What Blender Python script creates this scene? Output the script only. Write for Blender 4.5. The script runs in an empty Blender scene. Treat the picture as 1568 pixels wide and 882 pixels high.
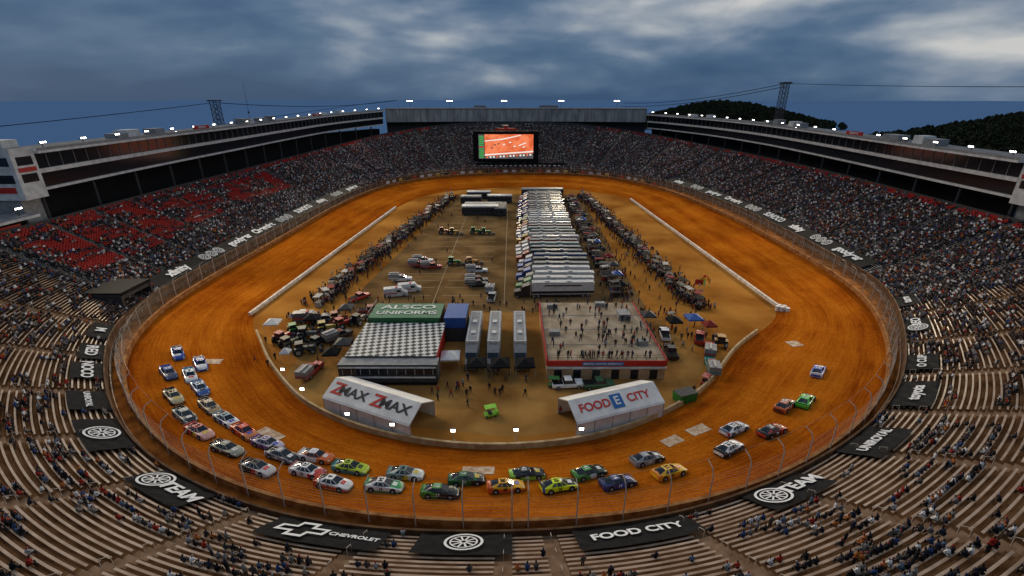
import bpy, bmesh, math, random
import numpy as np
from mathutils import Vector, Matrix
from mathutils.bvhtree import BVHTree
random.seed(7); rng=np.random.default_rng(7)
scene=bpy.context.scene
COL=scene.collection
PI=math.pi
# ------------------------------------------------------------------ materials
def new_mat(name):
    m=bpy.data.materials.new(name); m.use_nodes=True
    nt=m.node_tree; b=nt.nodes["Principled BSDF"]
    return m,nt,b
def mat(name,c,rough=.7,c2=None,scale=1.0,metal=0,bump=0,emit=None,estr=0,detail=6,stretch=None,lo=.35,hi=.65,spec=.3):
    m,nt,b=new_mat(name)
    b.inputs['Roughness'].default_value=rough; b.inputs['Metallic'].default_value=metal; b.inputs['Specular IOR Level'].default_value=spec
    b.inputs['Base Color'].default_value=(*c,1)
    if c2 is not None or bump:
        g=nt.nodes.new('ShaderNodeNewGeometry'); n=nt.nodes.new('ShaderNodeTexNoise')
        n.inputs['Scale'].default_value=scale; n.inputs['Detail'].default_value=detail
        mp=nt.nodes.new('ShaderNodeMapping'); mp.inputs['Scale'].default_value=stretch or (1,1,1)
        nt.links.new(g.outputs['Position'],mp.inputs['Vector']); nt.links.new(mp.outputs[0],n.inputs['Vector'])
        if c2 is not None:
            r=nt.nodes.new('ShaderNodeValToRGB'); r.color_ramp.elements[0].position=lo; r.color_ramp.elements[1].position=hi
            r.color_ramp.elements[0].color=(*c,1); r.color_ramp.elements[1].color=(*c2,1)
            nt.links.new(n.outputs['Fac'],r.inputs['Fac']); nt.links.new(r.outputs[0],b.inputs['Base Color'])
        if bump:
            bp=nt.nodes.new('ShaderNodeBump'); bp.inputs['Strength'].default_value=bump; bp.inputs['Distance'].default_value=.1
            nt.links.new(n.outputs['Fac'],bp.inputs['Height']); nt.links.new(bp.outputs[0],b.inputs['Normal'])
    if emit:
        b.inputs['Emission Color'].default_value=(*emit,1); b.inputs['Emission Strength'].default_value=estr
    return m
_pc={}
def paint(c,rough=.35):
    k=(tuple(c),rough)
    if k not in _pc: _pc[k]=mat('paint',tuple(x*.75 for x in c),rough,c2=tuple(c),scale=1.5,spec=.5)
    return _pc[k]
M_black=mat('black_matte',(.010,.010,.011),.8,spec=.1)
M_dark=mat('dark_grey',(.025,.025,.028),.6,c2=(.05,.05,.052),scale=2)
M_glass=mat('dark_glass',(.01,.013,.018),.12,spec=.5)
M_white=mat('white_painted',(.45,.45,.44),.5,c2=(.66,.66,.64),scale=.6)
M_fab=mat('white_fabric',(.58,.56,.53),.6,c2=(.75,.73,.69),scale=.5)
M_grey=mat('grey_painted_metal',(.18,.18,.18),.5,c2=(.28,.28,.28),scale=1)
M_steel=mat('galvanised_steel',(.45,.40,.35),.5,metal=.1)
M_tyre=mat('tyre_rubber',(.015,.015,.015),.8)
M_red=mat('red_paint',(.42,.02,.012),.5)
M_lamp=mat('lamp_lens',(1,1,1),.3,emit=(1,.97,.90),estr=10)
M_lampw=mat('lamp_lens_warm',(1,1,1),.3,emit=(1,.93,.75),estr=9)
# ------------------------------------------------------------------ mesh builder
class MB:
    def __init__(s): s.v=[];s.f=[];s.m=[];s.mats=[]
    def mi(s,m):
        if m not in s.mats: s.mats.append(m)
        return s.mats.index(m)
    def poly(s,pts,m):
        n=len(s.v); s.v+= [tuple(p) for p in pts]; s.f.append(tuple(range(n,n+len(pts)))); s.m.append(s.mi(m))
    def box(s,c,d,m,rot=0,top=None,taper=1.0):
        cx,cy,cz=c; dx,dy,dz=[a/2 for a in d]; n=len(s.v); ca,sa=math.cos(rot),math.sin(rot)
        for z in(-1,1):
            t=taper if z>0 else 1
            for x,y in((-1,-1),(1,-1),(1,1),(-1,1)):
                X=x*dx*t;Y=y*dy*t
                s.v.append((cx+X*ca-Y*sa,cy+X*sa+Y*ca,cz+z*dz))
        for k,f in enumerate(((0,3,2,1),(4,5,6,7),(0,1,5,4),(1,2,6,5),(2,3,7,6),(3,0,4,7))):
            s.f.append(tuple(n+i for i in f)); s.m.append(s.mi(top if (top and k==1) else m))
    def cyl(s,p0,p1,r0,m,r1=None,seg=8,cap=True):
        p0=Vector(p0);p1=Vector(p1);r1=r0 if r1 is None else r1
        a=(p1-p0).normalized(); u=a.orthogonal().normalized(); w=a.cross(u); n=len(s.v)
        for p,r in((p0,r0),(p1,r1)):
            for i in range(seg):
                t=2*PI*i/seg; q=p+u*(r*math.cos(t))+w*(r*math.sin(t)); s.v.append(tuple(q))
        for i in range(seg):
            j=(i+1)%seg; s.f.append((n+i,n+j,n+seg+j,n+seg+i)); s.m.append(s.mi(m))
        if cap:
            s.f.append(tuple(n+i for i in reversed(range(seg)))); s.m.append(s.mi(m))
            s.f.append(tuple(n+seg+i for i in range(seg))); s.m.append(s.mi(m))
    def loft(s,secs,m,fm=None,cap=True):
        n=len(s.v);k=len(secs[0])
        for r in secs: s.v+=[tuple(p) for p in r]
        for a in range(len(secs)-1):
            for i in range(k):
                j=(i+1)%k; s.f.append((n+a*k+i,n+a*k+j,n+(a+1)*k+j,n+(a+1)*k+i)); s.m.append(s.mi(fm(a,i) if fm else m))
        if cap:
            s.f.append(tuple(n+i for i in reversed(range(k)))); s.m.append(s.mi(m))
            s.f.append(tuple(n+(len(secs)-1)*k+i for i in range(k))); s.m.append(s.mi(m))
    def data(s,name):
        me=bpy.data.meshes.new(name); me.from_pydata(s.v,[],s.f)
        for m in s.mats: me.materials.append(m)
        me.polygons.foreach_set('material_index',s.m); me.update(); return me
    def obj(s,name,loc=(0,0,0),rot=0,bevel=0,smooth=False,parent=None):
        o=bpy.data.objects.new(name,s.data(name)); COL.objects.link(o); o.location=loc; o.rotation_euler=(0,0,rot)
        if bevel:
            b=o.modifiers.new('bevel','BEVEL'); b.width=bevel; b.segments=2; b.limit_method='ANGLE'
        if smooth:
            for p in o.data.polygons: p.use_smooth=True
            o.data.set_sharp_from_angle(angle=math.radians(38))
        if parent: o.parent=parent
        return o
def place(name,me,loc,rot=0):
    o=bpy.data.objects.new(name,me); COL.objects.link(o); o.location=loc; o.rotation_euler=(0,0,rot); return o
def text(parent,txt,o,xd,up,size,m,name='lettering',sx=1.0,bold=.018):
    c=bpy.data.curves.new(name,'FONT'); c.body=txt; c.size=size; c.align_x='CENTER'; c.align_y='CENTER'; c.extrude=.01; c.offset=size*bold
    c.materials.append(m); ob=bpy.data.objects.new(name,c); COL.objects.link(ob)
    x=Vector(xd).normalized(); u=Vector(up); u=(u-x*u.dot(x)).normalized(); n=x.cross(u)
    mt=Matrix(((x[0]*sx,u[0],n[0],o[0]),(x[1]*sx,u[1],n[1],o[1]),(x[2]*sx,u[2],n[2],o[2]),(0,0,0,1)))
    if parent is not None:
        ob.parent=parent; bpy.context.view_layer.update()
        mt=parent.matrix_world.inverted()@mt
    ob.matrix_local=mt
    return ob
# ------------------------------------------------------------------ curves
def catmull(P,n=12,closed=True):
    P=np.array(P,float);N=len(P);out=[]
    rngi=range(N) if closed else range(N-1)
    for i in rngi:
        if closed: p0,p1,p2,p3=P[(i-1)%N],P[i],P[(i+1)%N],P[(i+2)%N]
        else: p0,p1,p2,p3=P[max(i-1,0)],P[i],P[i+1],P[min(i+2,N-1)]
        for k in range(n):
            t=k/n
            out.append(.5*((2*p1)+(-p0+p2)*t+(2*p0-5*p1+4*p2-p3)*t*t+(-p0+3*p1-3*p2+p3)*t**3))
    if not closed: out.append(P[-1])
    return np.array(out)
def resample(Q,n,closed=True,dims=2):
    if closed: Q=np.vstack([Q,Q[:1]])
    d=np.r_[0,np.cumsum(np.linalg.norm(np.diff(Q[:,:dims],axis=0),axis=1))]
    t=np.linspace(0,d[-1],n,endpoint=not closed)
    return np.stack([np.interp(t,d,Q[:,k]) for k in range(Q.shape[1])],1)
def smooth(Q,w,it=2):
    for _ in range(it):
        Q=sum(np.roll(Q,k,0) for k in range(-w,w+1))/(2*w+1)
    return Q
inner=[(0,55.1),(-8.1,55.3),(-16.1,56.8),(-23.8,59.4),(-31.4,63.5),(-37.6,68),(-42.9,74.2),(-47.9,79.5),(-52,86),(-57,93),(-62,101.5),(-61.4,119.3),(-59.3,142.7),(-57,179),(-54.3,220),(-48,243.5),(-31,265),(0,274),(31.8,268),(48.9,255),(60,238.6),(62.5,170),(64.4,134),(65.3,105.5),(55,93),(46,85),(41.2,78.7),(35,71),(27.9,65.2),(20.3,60.6),(11.4,56.8)]
outer=[(0,39.1),(-9.9,39.3),(-19.1,40.2),(-27.5,42.1),(-36.2,45.1),(-45,49.7),(-53.2,55.7),(-60.3,62),(-67.6,69.4),(-73.3,78.5),(-77.8,88),(-80,100.3),(-80.2,119),(-78.8,154.8),(-77.6,210),(-70.8,251.5),(-55.5,280.5),(-34,296),(0,304),(35.4,301.4),(57.6,288.6),(73.4,265),(82.9,233),(88.2,185.6),(88.6,147),(87.6,119),(84.1,101.4),(76.6,86.4),(68.4,73.7),(59.7,63.7),(50.1,55.7),(40.8,49.7),(31.5,45.1),(23,42.1),(14.7,40.2),(7.1,39.3)]
base=[(0,36.3),(-10,36.4),(-18.6,37),(-27.3,38.9),(-35.8,42.1),(-44.5,46.3),(-52.7,51.7),(-60.7,59),(-68.9,68),(-77.3,79.2),(-83.0,90.6),(-84.8,103),(-84.5,126.8),(-83,164.5),(-80,215.5),(-72.8,259.6),(-54,294.6),(-27,311),(0,317),(32.5,314),(59.7,300),(80,270),(90,240),(96,192.8),(96,153.6),(94.5,125),(92.5,109),(85,94),(74.3,78),(64,65.5),(53.3,56),(42.8,49.2),(33.2,44.1),(23.6,40.2),(15.5,37.9),(8.1,36.7)]
topr=[(0,-8,34),(-14,-7,34),(-27,-5,33),(-40,0,32),(-53,6,30),(-66,14,28),(-78,24,27),(-89,36,25),(-100,50,23),(-108,66,21),(-113,84,20),(-115,103,19),(-115,126.8,19),(-115,164.5,19),(-114,220,19),(-107,275,20.5),(-85,335,25),(-45,365,29.5),(0,372,30.5),(48,368,29.5),(90,342,25),(113,290,21.5),(122,245,20.5),(126,193,20),(126,153.6,19.5),(126,125,19),(125,104,19),(117,84,20),(106,62,21),(94,44,23),(81,30,25),(67,19,27),(52,9,29),(37,1,31),(25,-4,33),(12,-7,34)]
def ring(P,n,w=5):
    Q=resample(catmull(P),n); return smooth(Q,w)
C0=np.array([1.0,150.0])
def polar_pair(Q,ths):
    th=np.unwrap(np.arctan2(Q[:,1]-C0[1],Q[:,0]-C0[0]))
    if th[-1]<th[0]: th=-th; ths=-ths
    t0=th[0]; tt=(ths-t0)%(2*PI)+t0
    th2=np.r_[th,th[0]+2*PI]; Q2=np.vstack([Q,Q[:1]])
    return np.stack([np.interp(tt,th2,Q2[:,0]),np.interp(tt,th2,Q2[:,1])],1)
NT=400
OUT=ring(outer,NT,6)
ths=np.arctan2(OUT[:,1]-C0[1],OUT[:,0]-C0[0])
INN=polar_pair(ring(inner,900,8),ths)
NS=480
SB=resample(catmull(np.hstack([np.array(base),np.array(topr)])),NS)
SB=smooth(SB,5)
BASE=SB[:,:2]; TOP=SB[:,2:4]; TZ=SB[:,4]
BZ=4.6
BASEp=polar_pair(BASE,ths)
# ------------------------------------------------------------------ track
def grid_mesh(name,V,ni,nj,closed,mats,uv=None,matidx=None):
    me=bpy.data.meshes.new(name)
    idx=np.arange(ni*nj).reshape(ni,nj)
    i1=np.roll(idx,-1,0) if closed else idx[1:]
    i0=idx if closed else idx[:-1]
    F=np.stack([i0[:,:-1],i0[:,1:],i1[:,1:],i1[:,:-1]],-1).reshape(-1,4)
    me.from_pydata(V.reshape(-1,3).tolist(),[],F.tolist())
    for m in mats: me.materials.append(m)
    if uv is not None:
        l=me.uv_layers.new(name='UVMap'); vi=np.empty(len(me.loops),int); me.loops.foreach_get('vertex_index',vi)
        l.data.foreach_set('uv',uv.reshape(-1,2)[vi].ravel())
    if matidx is not None: me.polygons.foreach_set('material_index',matidx.ravel().astype(int))
    me.update(); return me
nj=15
vv=np.linspace(0,1,nj)
def bankz(v): return 3.0*v**1.25
V=np.zeros((NT,nj,3)); V[:,:,0]=INN[:,None,0]*(1-vv)+OUT[:,None,0]*vv; V[:,:,1]=INN[:,None,1]*(1-vv)+OUT[:,None,1]*vv
V[:,:,2]=.01+bankz(vv)[None,:]
arc=np.r_[0,np.cumsum(np.linalg.norm(np.diff(OUT,axis=0),axis=1))]
UV=np.zeros((NT,nj,2)); UV[:,:,0]=arc[:,None]; UV[:,:,1]=vv[None]
def track_mat():
    m,nt,b=new_mat('orange_clay'); L=nt.links.new
    uv=nt.nodes.new('ShaderNodeUVMap')
    def streak(sx,sy,det=7):
        mp=nt.nodes.new('ShaderNodeMapping'); mp.inputs['Scale'].default_value=(sx,sy,1); L(uv.outputs[0],mp.inputs[0])
        n=nt.nodes.new('ShaderNodeTexNoise'); n.inputs['Scale'].default_value=1; n.inputs['Detail'].default_value=det; n.inputs['Roughness'].default_value=.65; L(mp.outputs[0],n.inputs['Vector']); return n
    n=streak(.02,5); nf=streak(.10,55,5)
    g=nt.nodes.new('ShaderNodeNewGeometry')
    def wn(s,d):
        q=nt.nodes.new('ShaderNodeTexNoise'); q.inputs['Scale'].default_value=s; q.inputs['Detail'].default_value=d; q.inputs['Roughness'].default_value=.7; L(g.outputs['Position'],q.inputs['Vector']); return q
    n2=wn(.07,8); n3=wn(2.2,6)
    # moisture bands across the racing surface
    su=nt.nodes.new('ShaderNodeSeparateXYZ'); L(uv.outputs[0],su.inputs[0])
    rb=nt.nodes.new('ShaderNodeValToRGB'); e=rb.color_ramp.elements; e[0].position=0; e[0].color=(.36,)*3+(1,); e[1].position=1; e[1].color=(.38,)*3+(1,)
    for p_,v_ in((.18,.46),(.38,.60),(.58,.52),(.72,.56),(.88,.42)): q=e.new(p_); q.color=(v_,v_,v_,1)
    L(su.outputs[1],rb.inputs[0])
    r=nt.nodes.new('ShaderNodeValToRGB'); e=r.color_ramp.elements; e[0].position=.38; e[0].color=(.14,.025,.003,1); e[1].position=.62; e[1].color=(.58,.185,.016,1)
    x=e.new(.46); x.color=(.29,.066,.005,1); x=e.new(.53); x.color=(.43,.118,.008,1)
    def ma(op,a,bv,c=None):
        q=nt.nodes.new('ShaderNodeMath'); q.operation=op; L(a,q.inputs[0]); q.inputs[1].default_value=bv
        if c is not None: L(c,q.inputs[2])
        return q.outputs[0]
    s0=ma('MULTIPLY',rb.outputs[0],.26); s1=ma('MULTIPLY_ADD',n2.outputs['Fac'],.25,s0); s2=ma('MULTIPLY_ADD',n.outputs['Fac'],.30,s1); s3=ma('MULTIPLY_ADD',nf.outputs['Fac'],.20,s2); L(s3,r.inputs[0])
    mx=nt.nodes.new('ShaderNodeMix'); mx.data_type='RGBA'; mx.blend_type='MULTIPLY'; mx.inputs['Factor'].default_value=.5
    r2=nt.nodes.new('ShaderNodeValToRGB'); r2.color_ramp.elements[0].position=.35; r2.color_ramp.elements[1].position=.6; r2.color_ramp.elements[0].color=(.5,.42,.35,1); L(n3.outputs['Fac'],r2.inputs[0])
    L(r.outputs[0],mx.inputs[6]); L(r2.outputs[0],mx.inputs[7]); L(mx.outputs[2],b.inputs['Base Color'])
    bp=nt.nodes.new('ShaderNodeBump'); bp.inputs['Strength'].default_value=.6; bp.inputs['Distance'].default_value=.2; L(n3.outputs['Fac'],bp.inputs['Height']); L(bp.outputs[0],b.inputs['Normal'])
    b.inputs['Roughness'].default_value=.9
    b.inputs['Specular IOR Level'].default_value=.0
    return m
M_clay=track_mat()
tme=grid_mesh('dirt_race_track',V,NT,nj,True,[M_clay],UV)
track=place('dirt_race_track',tme,(0,0,0))
for p in tme.polygons: p.use_smooth=True
bvh=BVHTree.FromPolygons([v.co.copy() for v in tme.vertices],[tuple(p.vertices) for p in tme.polygons])
def on_track(x,y):
    h=bvh.ray_cast(Vector((x,y,50)),Vector((0,0,-1)))
    if h[0] is None: return 0.0,Vector((0,0,1))
    n=h[1]; n=n if n.z>0 else -n
    return h[0].z,n
# infield
M_inf=mat('infield_dirt',(.24,.085,.014),.9,c2=(.46,.205,.042),scale=.06,bump=.3,detail=10,spec=0)
mb=MB(); n=len(INN)
mb.v=[(C0[0],C0[1],0)]+[(x,y,0) for x,y in INN]; mb.f=[(0,1+(i+1)%n,1+i) for i in range(n)]; mb.m=[mb.mi(M_inf)]*n
mb.obj('infield_ground')
M_asph=mat('dusty_asphalt',(.12,.068,.028),.9,c2=(.25,.145,.058),scale=.12,bump=.2,detail=10,spec=0)
mb=MB(); mb.poly([(-42,103,.012),(33,103,.012),(36,252,.012),(-28,252,.012)],M_asph)
mb.poly([(-42,72,.008),(-34,66.5,.008),(-16,60.5,.008),(0,58,.008),(16,60.5,.008),(31,68,.008),(38,80,.008),(34,102.9,.008),(-44,102.9,.008)],mat('dusty_pavement',(.23,.105,.028),.9,c2=(.40,.21,.06),scale=.12,detail=10,spec=0))
mb.obj('paddock_pavement')
M_line=mat('worn_line_paint',(.32,.24,.13),.8,c2=(.5,.4,.26),scale=2)
mb=MB()
for y in np.arange(108,250,5.5):
    for x0,x1 in((-33+(y-105)*.09,-22+(y-105)*.07),(-19+(y-105)*.05,-6),):
        mb.box(((x0+x1)/2,y,.018),(x1-x0,.14,.006),M_line)
mb.box((-20,178,.0185),(.14,140,.006),M_line); mb.box((-2,178,.0185),(.14,140,.006),M_line)
mb.obj('parking_bay_markings')
# ------------------------------------------------------------------ sweeps
def normals(P,closed):
    P=np.array(P)[:,:2]
    if closed: d=np.roll(P,-1,0)-np.roll(P,1,0)
    else: d=np.gradient(P,axis=0)
    d/=np.linalg.norm(d,axis=1)[:,None]
    n=np.stack([-d[:,1],d[:,0]],1)
    c=C0-P
    s=np.sign((n*c).sum(1)); s[s==0]=1
    return -n*s[:,None],d
def sweep(mb,P,a,b,z0,z1,m,closed=False,dz=None,slope=0,top=None):
    N_,_=normals(P,closed); P=np.array(P); k=len(P)
    dz=np.zeros(k) if dz is None else np.array(dz)
    R_=[]
    for i in range(k):
        x,y=P[i,:2]; nx,ny=N_[i]
        R_.append([(x+nx*a,y+ny*a,z0+dz[i]),(x+nx*b,y+ny*b,z0+dz[i]),(x+nx*(b+slope),y+ny*(b+slope),z1+dz[i]),(x+nx*(a+slope),y+ny*(a+slope),z1+dz[i])])
    if closed: R_.append(R_[0])
    mb.loft(R_,m,fm=(lambda s,i:(top if top and i==2 else m)),cap=not closed)
M_wall=mat('clay_stained_wall',(.20,.065,.014),.85,c2=(.38,.18,.06),scale=.7,bump=.1,spec=.1)
mb=MB(); sweep(mb,OUT,0,.45,2.6,4.1,M_wall,True); mb.obj('track_outer_wall')
i0=[i for i in range(NT) if INN[i,1]<93]
arcn=sorted(i0,key=lambda i:INN[i,0])
mb=MB(); sweep(mb,INN[arcn],-.1,-.5,-.02,.95,mat('infield_wall_concrete',(.36,.23,.10),.85,c2=(.54,.40,.22),scale=.8)); mb.obj('infield_wall')
M_pw=mat('pit_wall_paint',(.5,.42,.33),.7,c2=(.78,.72,.64),scale=.8)
for a,b in(((-62.2,101),(-54.6,219)),((60.2,238.5),(65.5,106))):
    mb=MB(); P=[(a[0]+(b[0]-a[0])*t,a[1]+(b[1]-a[1])*t) for t in np.linspace(0,1,30)]; sweep(mb,P,-.25,.25,0,.9,M_pw); mb.obj('pit_wall')
mb=MB()
for i,(dx,dy) in enumerate([(0,0),(.9,-.6),(0,-1.3),(1,-1.9),(-.8,-.8)]): mb.cyl((65.4+dx,105+dy,0),(65.4+dx,105+dy,1.2),.5,M_fab,seg=12)
mb.obj('crash_barrels')
# walkway
V=np.zeros((NT,3,3)); 
for j,t in enumerate((0.0,.5,1.0)):
    q=OUT*(1-t)+BASEp*t; V[:,j,:2]=q; V[:,j,2]=3.05
M_walk=mat('clay_dusted_walkway',(.12,.038,.009),.9,c2=(.30,.11,.025),scale=.35,detail=8,spec=0)
place('trackside_walkway',grid_mesh('trackside_walkway',V,NT,3,True,[M_walk]),(0,0,0))
# catch fence
mb=MB(); N_,T_=normals(OUT,True)
pts=[]
for i in range(0,NT,3):
    x,y=OUT[i]; nx,ny=N_[i]
    a=(x+nx*.55,y+ny*.55,3.0);b=(x+nx*.55,y+ny*.55,7.6);c=(x+nx*.25,y+ny*.25,8.4);d=(x-nx*.7,y-ny*.7,8.9)
    mb.cyl(a,b,.08,M_steel,seg=5,cap=False);mb.cyl(b,c,.07,M_steel,seg=5,cap=False);mb.cyl(c,d,.055,M_steel,seg=5,cap=False)
    pts.append((a,b,c,d))
for k in range(len(pts)):
    a,b,c,d=pts[k]; A,B,C,D=pts[(k+1)%len(pts)]
    for t in np.linspace(.28,1,9):
        p=[a[q]+(b[q]-a[q])*t for q in range(3)];q_=[A[q]+(B[q]-A[q])*t for q in range(3)]
        mb.cyl(p,q_,.012,M_steel,seg=3,cap=False)
    mb.cyl(d,D,.013,M_steel,seg=3,cap=False)
mb.obj('catch_fence')
mb=MB(); Nb,_=normals(BASE,True)
for i in range(0,NS,2):
    x,y=BASE[i]; nx,ny=Nb[i]; X,Y=BASE[(i+2)%NS]; NX,NY=Nb[(i+2)%NS]
    p=(x-nx*.6,y-ny*.6);q=(X-NX*.6,Y-NY*.6)
    mb.cyl((*p,3),(*p,4.3),.035,M_steel,seg=4,cap=False)
    for z in(3.7,4.3): mb.cyl((*p,z),(*q,z),.025,M_steel,seg=3,cap=False)
mb.obj('walkway_railing')
# ------------------------------------------------------------------ grandstand
R=54
def prof(v): return .8*v+.2*v*v
def S(i,v):
    i=int(i)%NS
    xy=BASE[i]*(1-v)+TOP[i]*v
    return np.array([xy[0],xy[1],BZ+(TZ[i]-BZ)*prof(v)])
vr=np.linspace(0,1,R+1)
prv=[];
for r in range(R): prv+= [(vr[r],vr[r]),(vr[r+1],vr[r])]
V=np.zeros((NS,len(prv),3))
for j,(v,zv) in enumerate(prv):
    V[:,j,:2]=BASE*(1-v)+TOP*v; V[:,j,2]=BZ+(TZ-BZ)*prof(zv)
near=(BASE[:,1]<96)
aisle=(np.arange(NS)%9==0)
M_st=mat('stand_concrete',(.05,.047,.045),.9,c2=(.095,.088,.084),scale=.5,spec=.1)
M_stn=mat('dusty_bounce_tint_stand_concrete',(.075,.035,.015),.9,c2=(.17,.088,.042),scale=.4,detail=9,spec=0)  # near side: track dust, plus orange bounce light from the clay painted into the colour
M_ai=mat('aisle_steps',(.09,.085,.08),.9,c2=(.16,.15,.14),scale=.8,spec=.1)
M_ain=mat('dusty_bounce_tint_aisle_steps',(.18,.10,.055),.9,c2=(.30,.19,.115),scale=.8,spec=0)  # same dust and painted-in orange bounce light on the near aisles
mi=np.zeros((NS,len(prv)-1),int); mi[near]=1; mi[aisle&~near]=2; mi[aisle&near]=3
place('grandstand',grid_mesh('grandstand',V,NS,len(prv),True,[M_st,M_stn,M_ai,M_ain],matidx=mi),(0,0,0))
mb=MB(); sweep(mb,BASE,-.25,0.0,3.0,BZ+.9,mat('stand_retaining_wall',(.06,.028,.012),.9,c2=(.16,.08,.035),scale=.5),True); mb.obj('stand_front_wall')
mb=MB()
for i in range(NS):
    j=(i+1)%NS; mb.poly([(TOP[i][0],TOP[i][1],TZ[i]+1.2),(TOP[j][0],TOP[j][1],TZ[j]+1.2),(TOP[j][0],TOP[j][1],-.4),(TOP[i][0],TOP[i][1],-.4)],M_dark)
mb.obj('stand_back_wall')
def bench_rows(name,sel,m,w):
    vs=[];fs=[]
    for r in range(R):
        z=BZ+(TZ-BZ)*prof(vr[r])
        v0=vr[r]+.4/R
        d=TOP-BASE; ln=np.linalg.norm(d,axis=1)[:,None]; u=d/ln
        P0=BASE+d*v0; P1=P0+u*w
        for i in range(NS):
            if aisle[i] or not sel[i]: continue
            j=(i+1)%NS; n=len(vs)
            za,zb=z[i]+.43,z[j]+.43
            vs+=[(P0[i,0],P0[i,1],za-.05),(P0[j,0],P0[j,1],zb-.05),(P0[j,0],P0[j,1],zb),(P0[i,0],P0[i,1],za),(P1[j,0],P1[j,1],zb),(P1[i,0],P1[i,1],za),(P1[j,0],P1[j,1],zb-.05),(P1[i,0],P1[i,1],za-.05)]
            fs+=[(n,n+1,n+2,n+3),(n+3,n+2,n+4,n+5),(n+5,n+4,n+6,n+7)]
    me=bpy.data.meshes.new(name); me.from_pydata(vs,[],fs); me.materials.append(m); place(name,me,(0,0,0))
bench_rows('bench_seating',near,mat('dusty_bounce_tint_bench_aluminium',(.30,.18,.105),.5,c2=(.58,.42,.30),scale=.5,detail=12,lo=.3,hi=.72),.21)  # near benches: clay dust with the track's orange bounce light put into the colour
bench_rows('bench_seating',~near,mat('bench_aluminium',(.10,.10,.105),.5,c2=(.32,.32,.33),scale=.8,detail=8),.24)
mb=MB()
for i in range(NS):
    if aisle[i] and BASE[i,1]<200:
        j=(i+1)%NS
        for r in range(1,R-1,4):
            p=(S(i,vr[r])+S(j,vr[r]))/2; q=(S(i,vr[r+1])+S(j,vr[r+1]))/2
            p2=p+np.array([0,0,1.0]); q2=q+np.array([0,0,1.0])
            mb.cyl(p,p2,.03,M_steel,seg=4,cap=False);mb.cyl(q,q2,.03,M_steel,seg=4,cap=False);mb.cyl(p2,q2,.03,M_steel,seg=4,cap=False)
mb.obj('aisle_handrails')
# ------------------------------------------------------------------ people prototypes
def ramp_mat(name,cols,rough=.85):
    m,nt,b=new_mat(name); oi=nt.nodes.new('ShaderNodeObjectInfo'); r=nt.nodes.new('ShaderNodeValToRGB'); cr=r.color_ramp; cr.interpolation='CONSTANT'
    n=len(cols); cr.elements[0].position=0; cr.elements[0].color=(*cols[0],1); cr.elements[1].position=1/n; cr.elements[1].color=(*cols[1],1)
    for k in range(2,n): e=cr.elements.new(k/n); e.color=(*cols[k],1)
    nt.links.new(oi.outputs['Random'],r.inputs[0]); nt.links.new(r.outputs[0],b.inputs['Base Color']); b.inputs['Roughness'].default_value=rough; b.inputs['Specular IOR Level'].default_value=.1; return m
J=[(.02,.02,.022),(.025,.03,.05),(.05,.05,.052),(.18,.17,.165),(.62,.62,.62),(.02,.022,.026),(.3,.03,.02),(.03,.06,.16),(.08,.07,.06),(.015,.015,.018),(.32,.32,.33),(.35,.12,.03),(.02,.02,.025),(.75,.74,.72),(.10,.14,.2),(.015,.015,.02),(.012,.012,.014),(.22,.2,.18)]
M_j1=ramp_mat('jacket_mixed',J); random.shuffle(J); M_j2=ramp_mat('jacket_mixed_b',J)
M_jd=ramp_mat('crew_uniform',[(.015,.015,.018),(.02,.02,.03),(.05,.05,.055),(.3,.04,.02),(.02,.03,.08),(.012,.012,.012),(.25,.25,.25),(.03,.03,.03)])
M_tr=ramp_mat('trousers',[(.02,.022,.03),(.015,.015,.017),(.03,.035,.05),(.06,.05,.035),(.025,.027,.035)])
M_skin=mat('skin',(.36,.20,.13),.6); M_hair=ramp_mat('hair_and_caps',[(.02,.014,.01),(.05,.03,.015),(.015,.015,.015),(.3,.04,.03),(.25,.25,.25),(.02,.03,.08)])
PROT=bpy.data.collections.new('people_prototypes')
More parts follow.
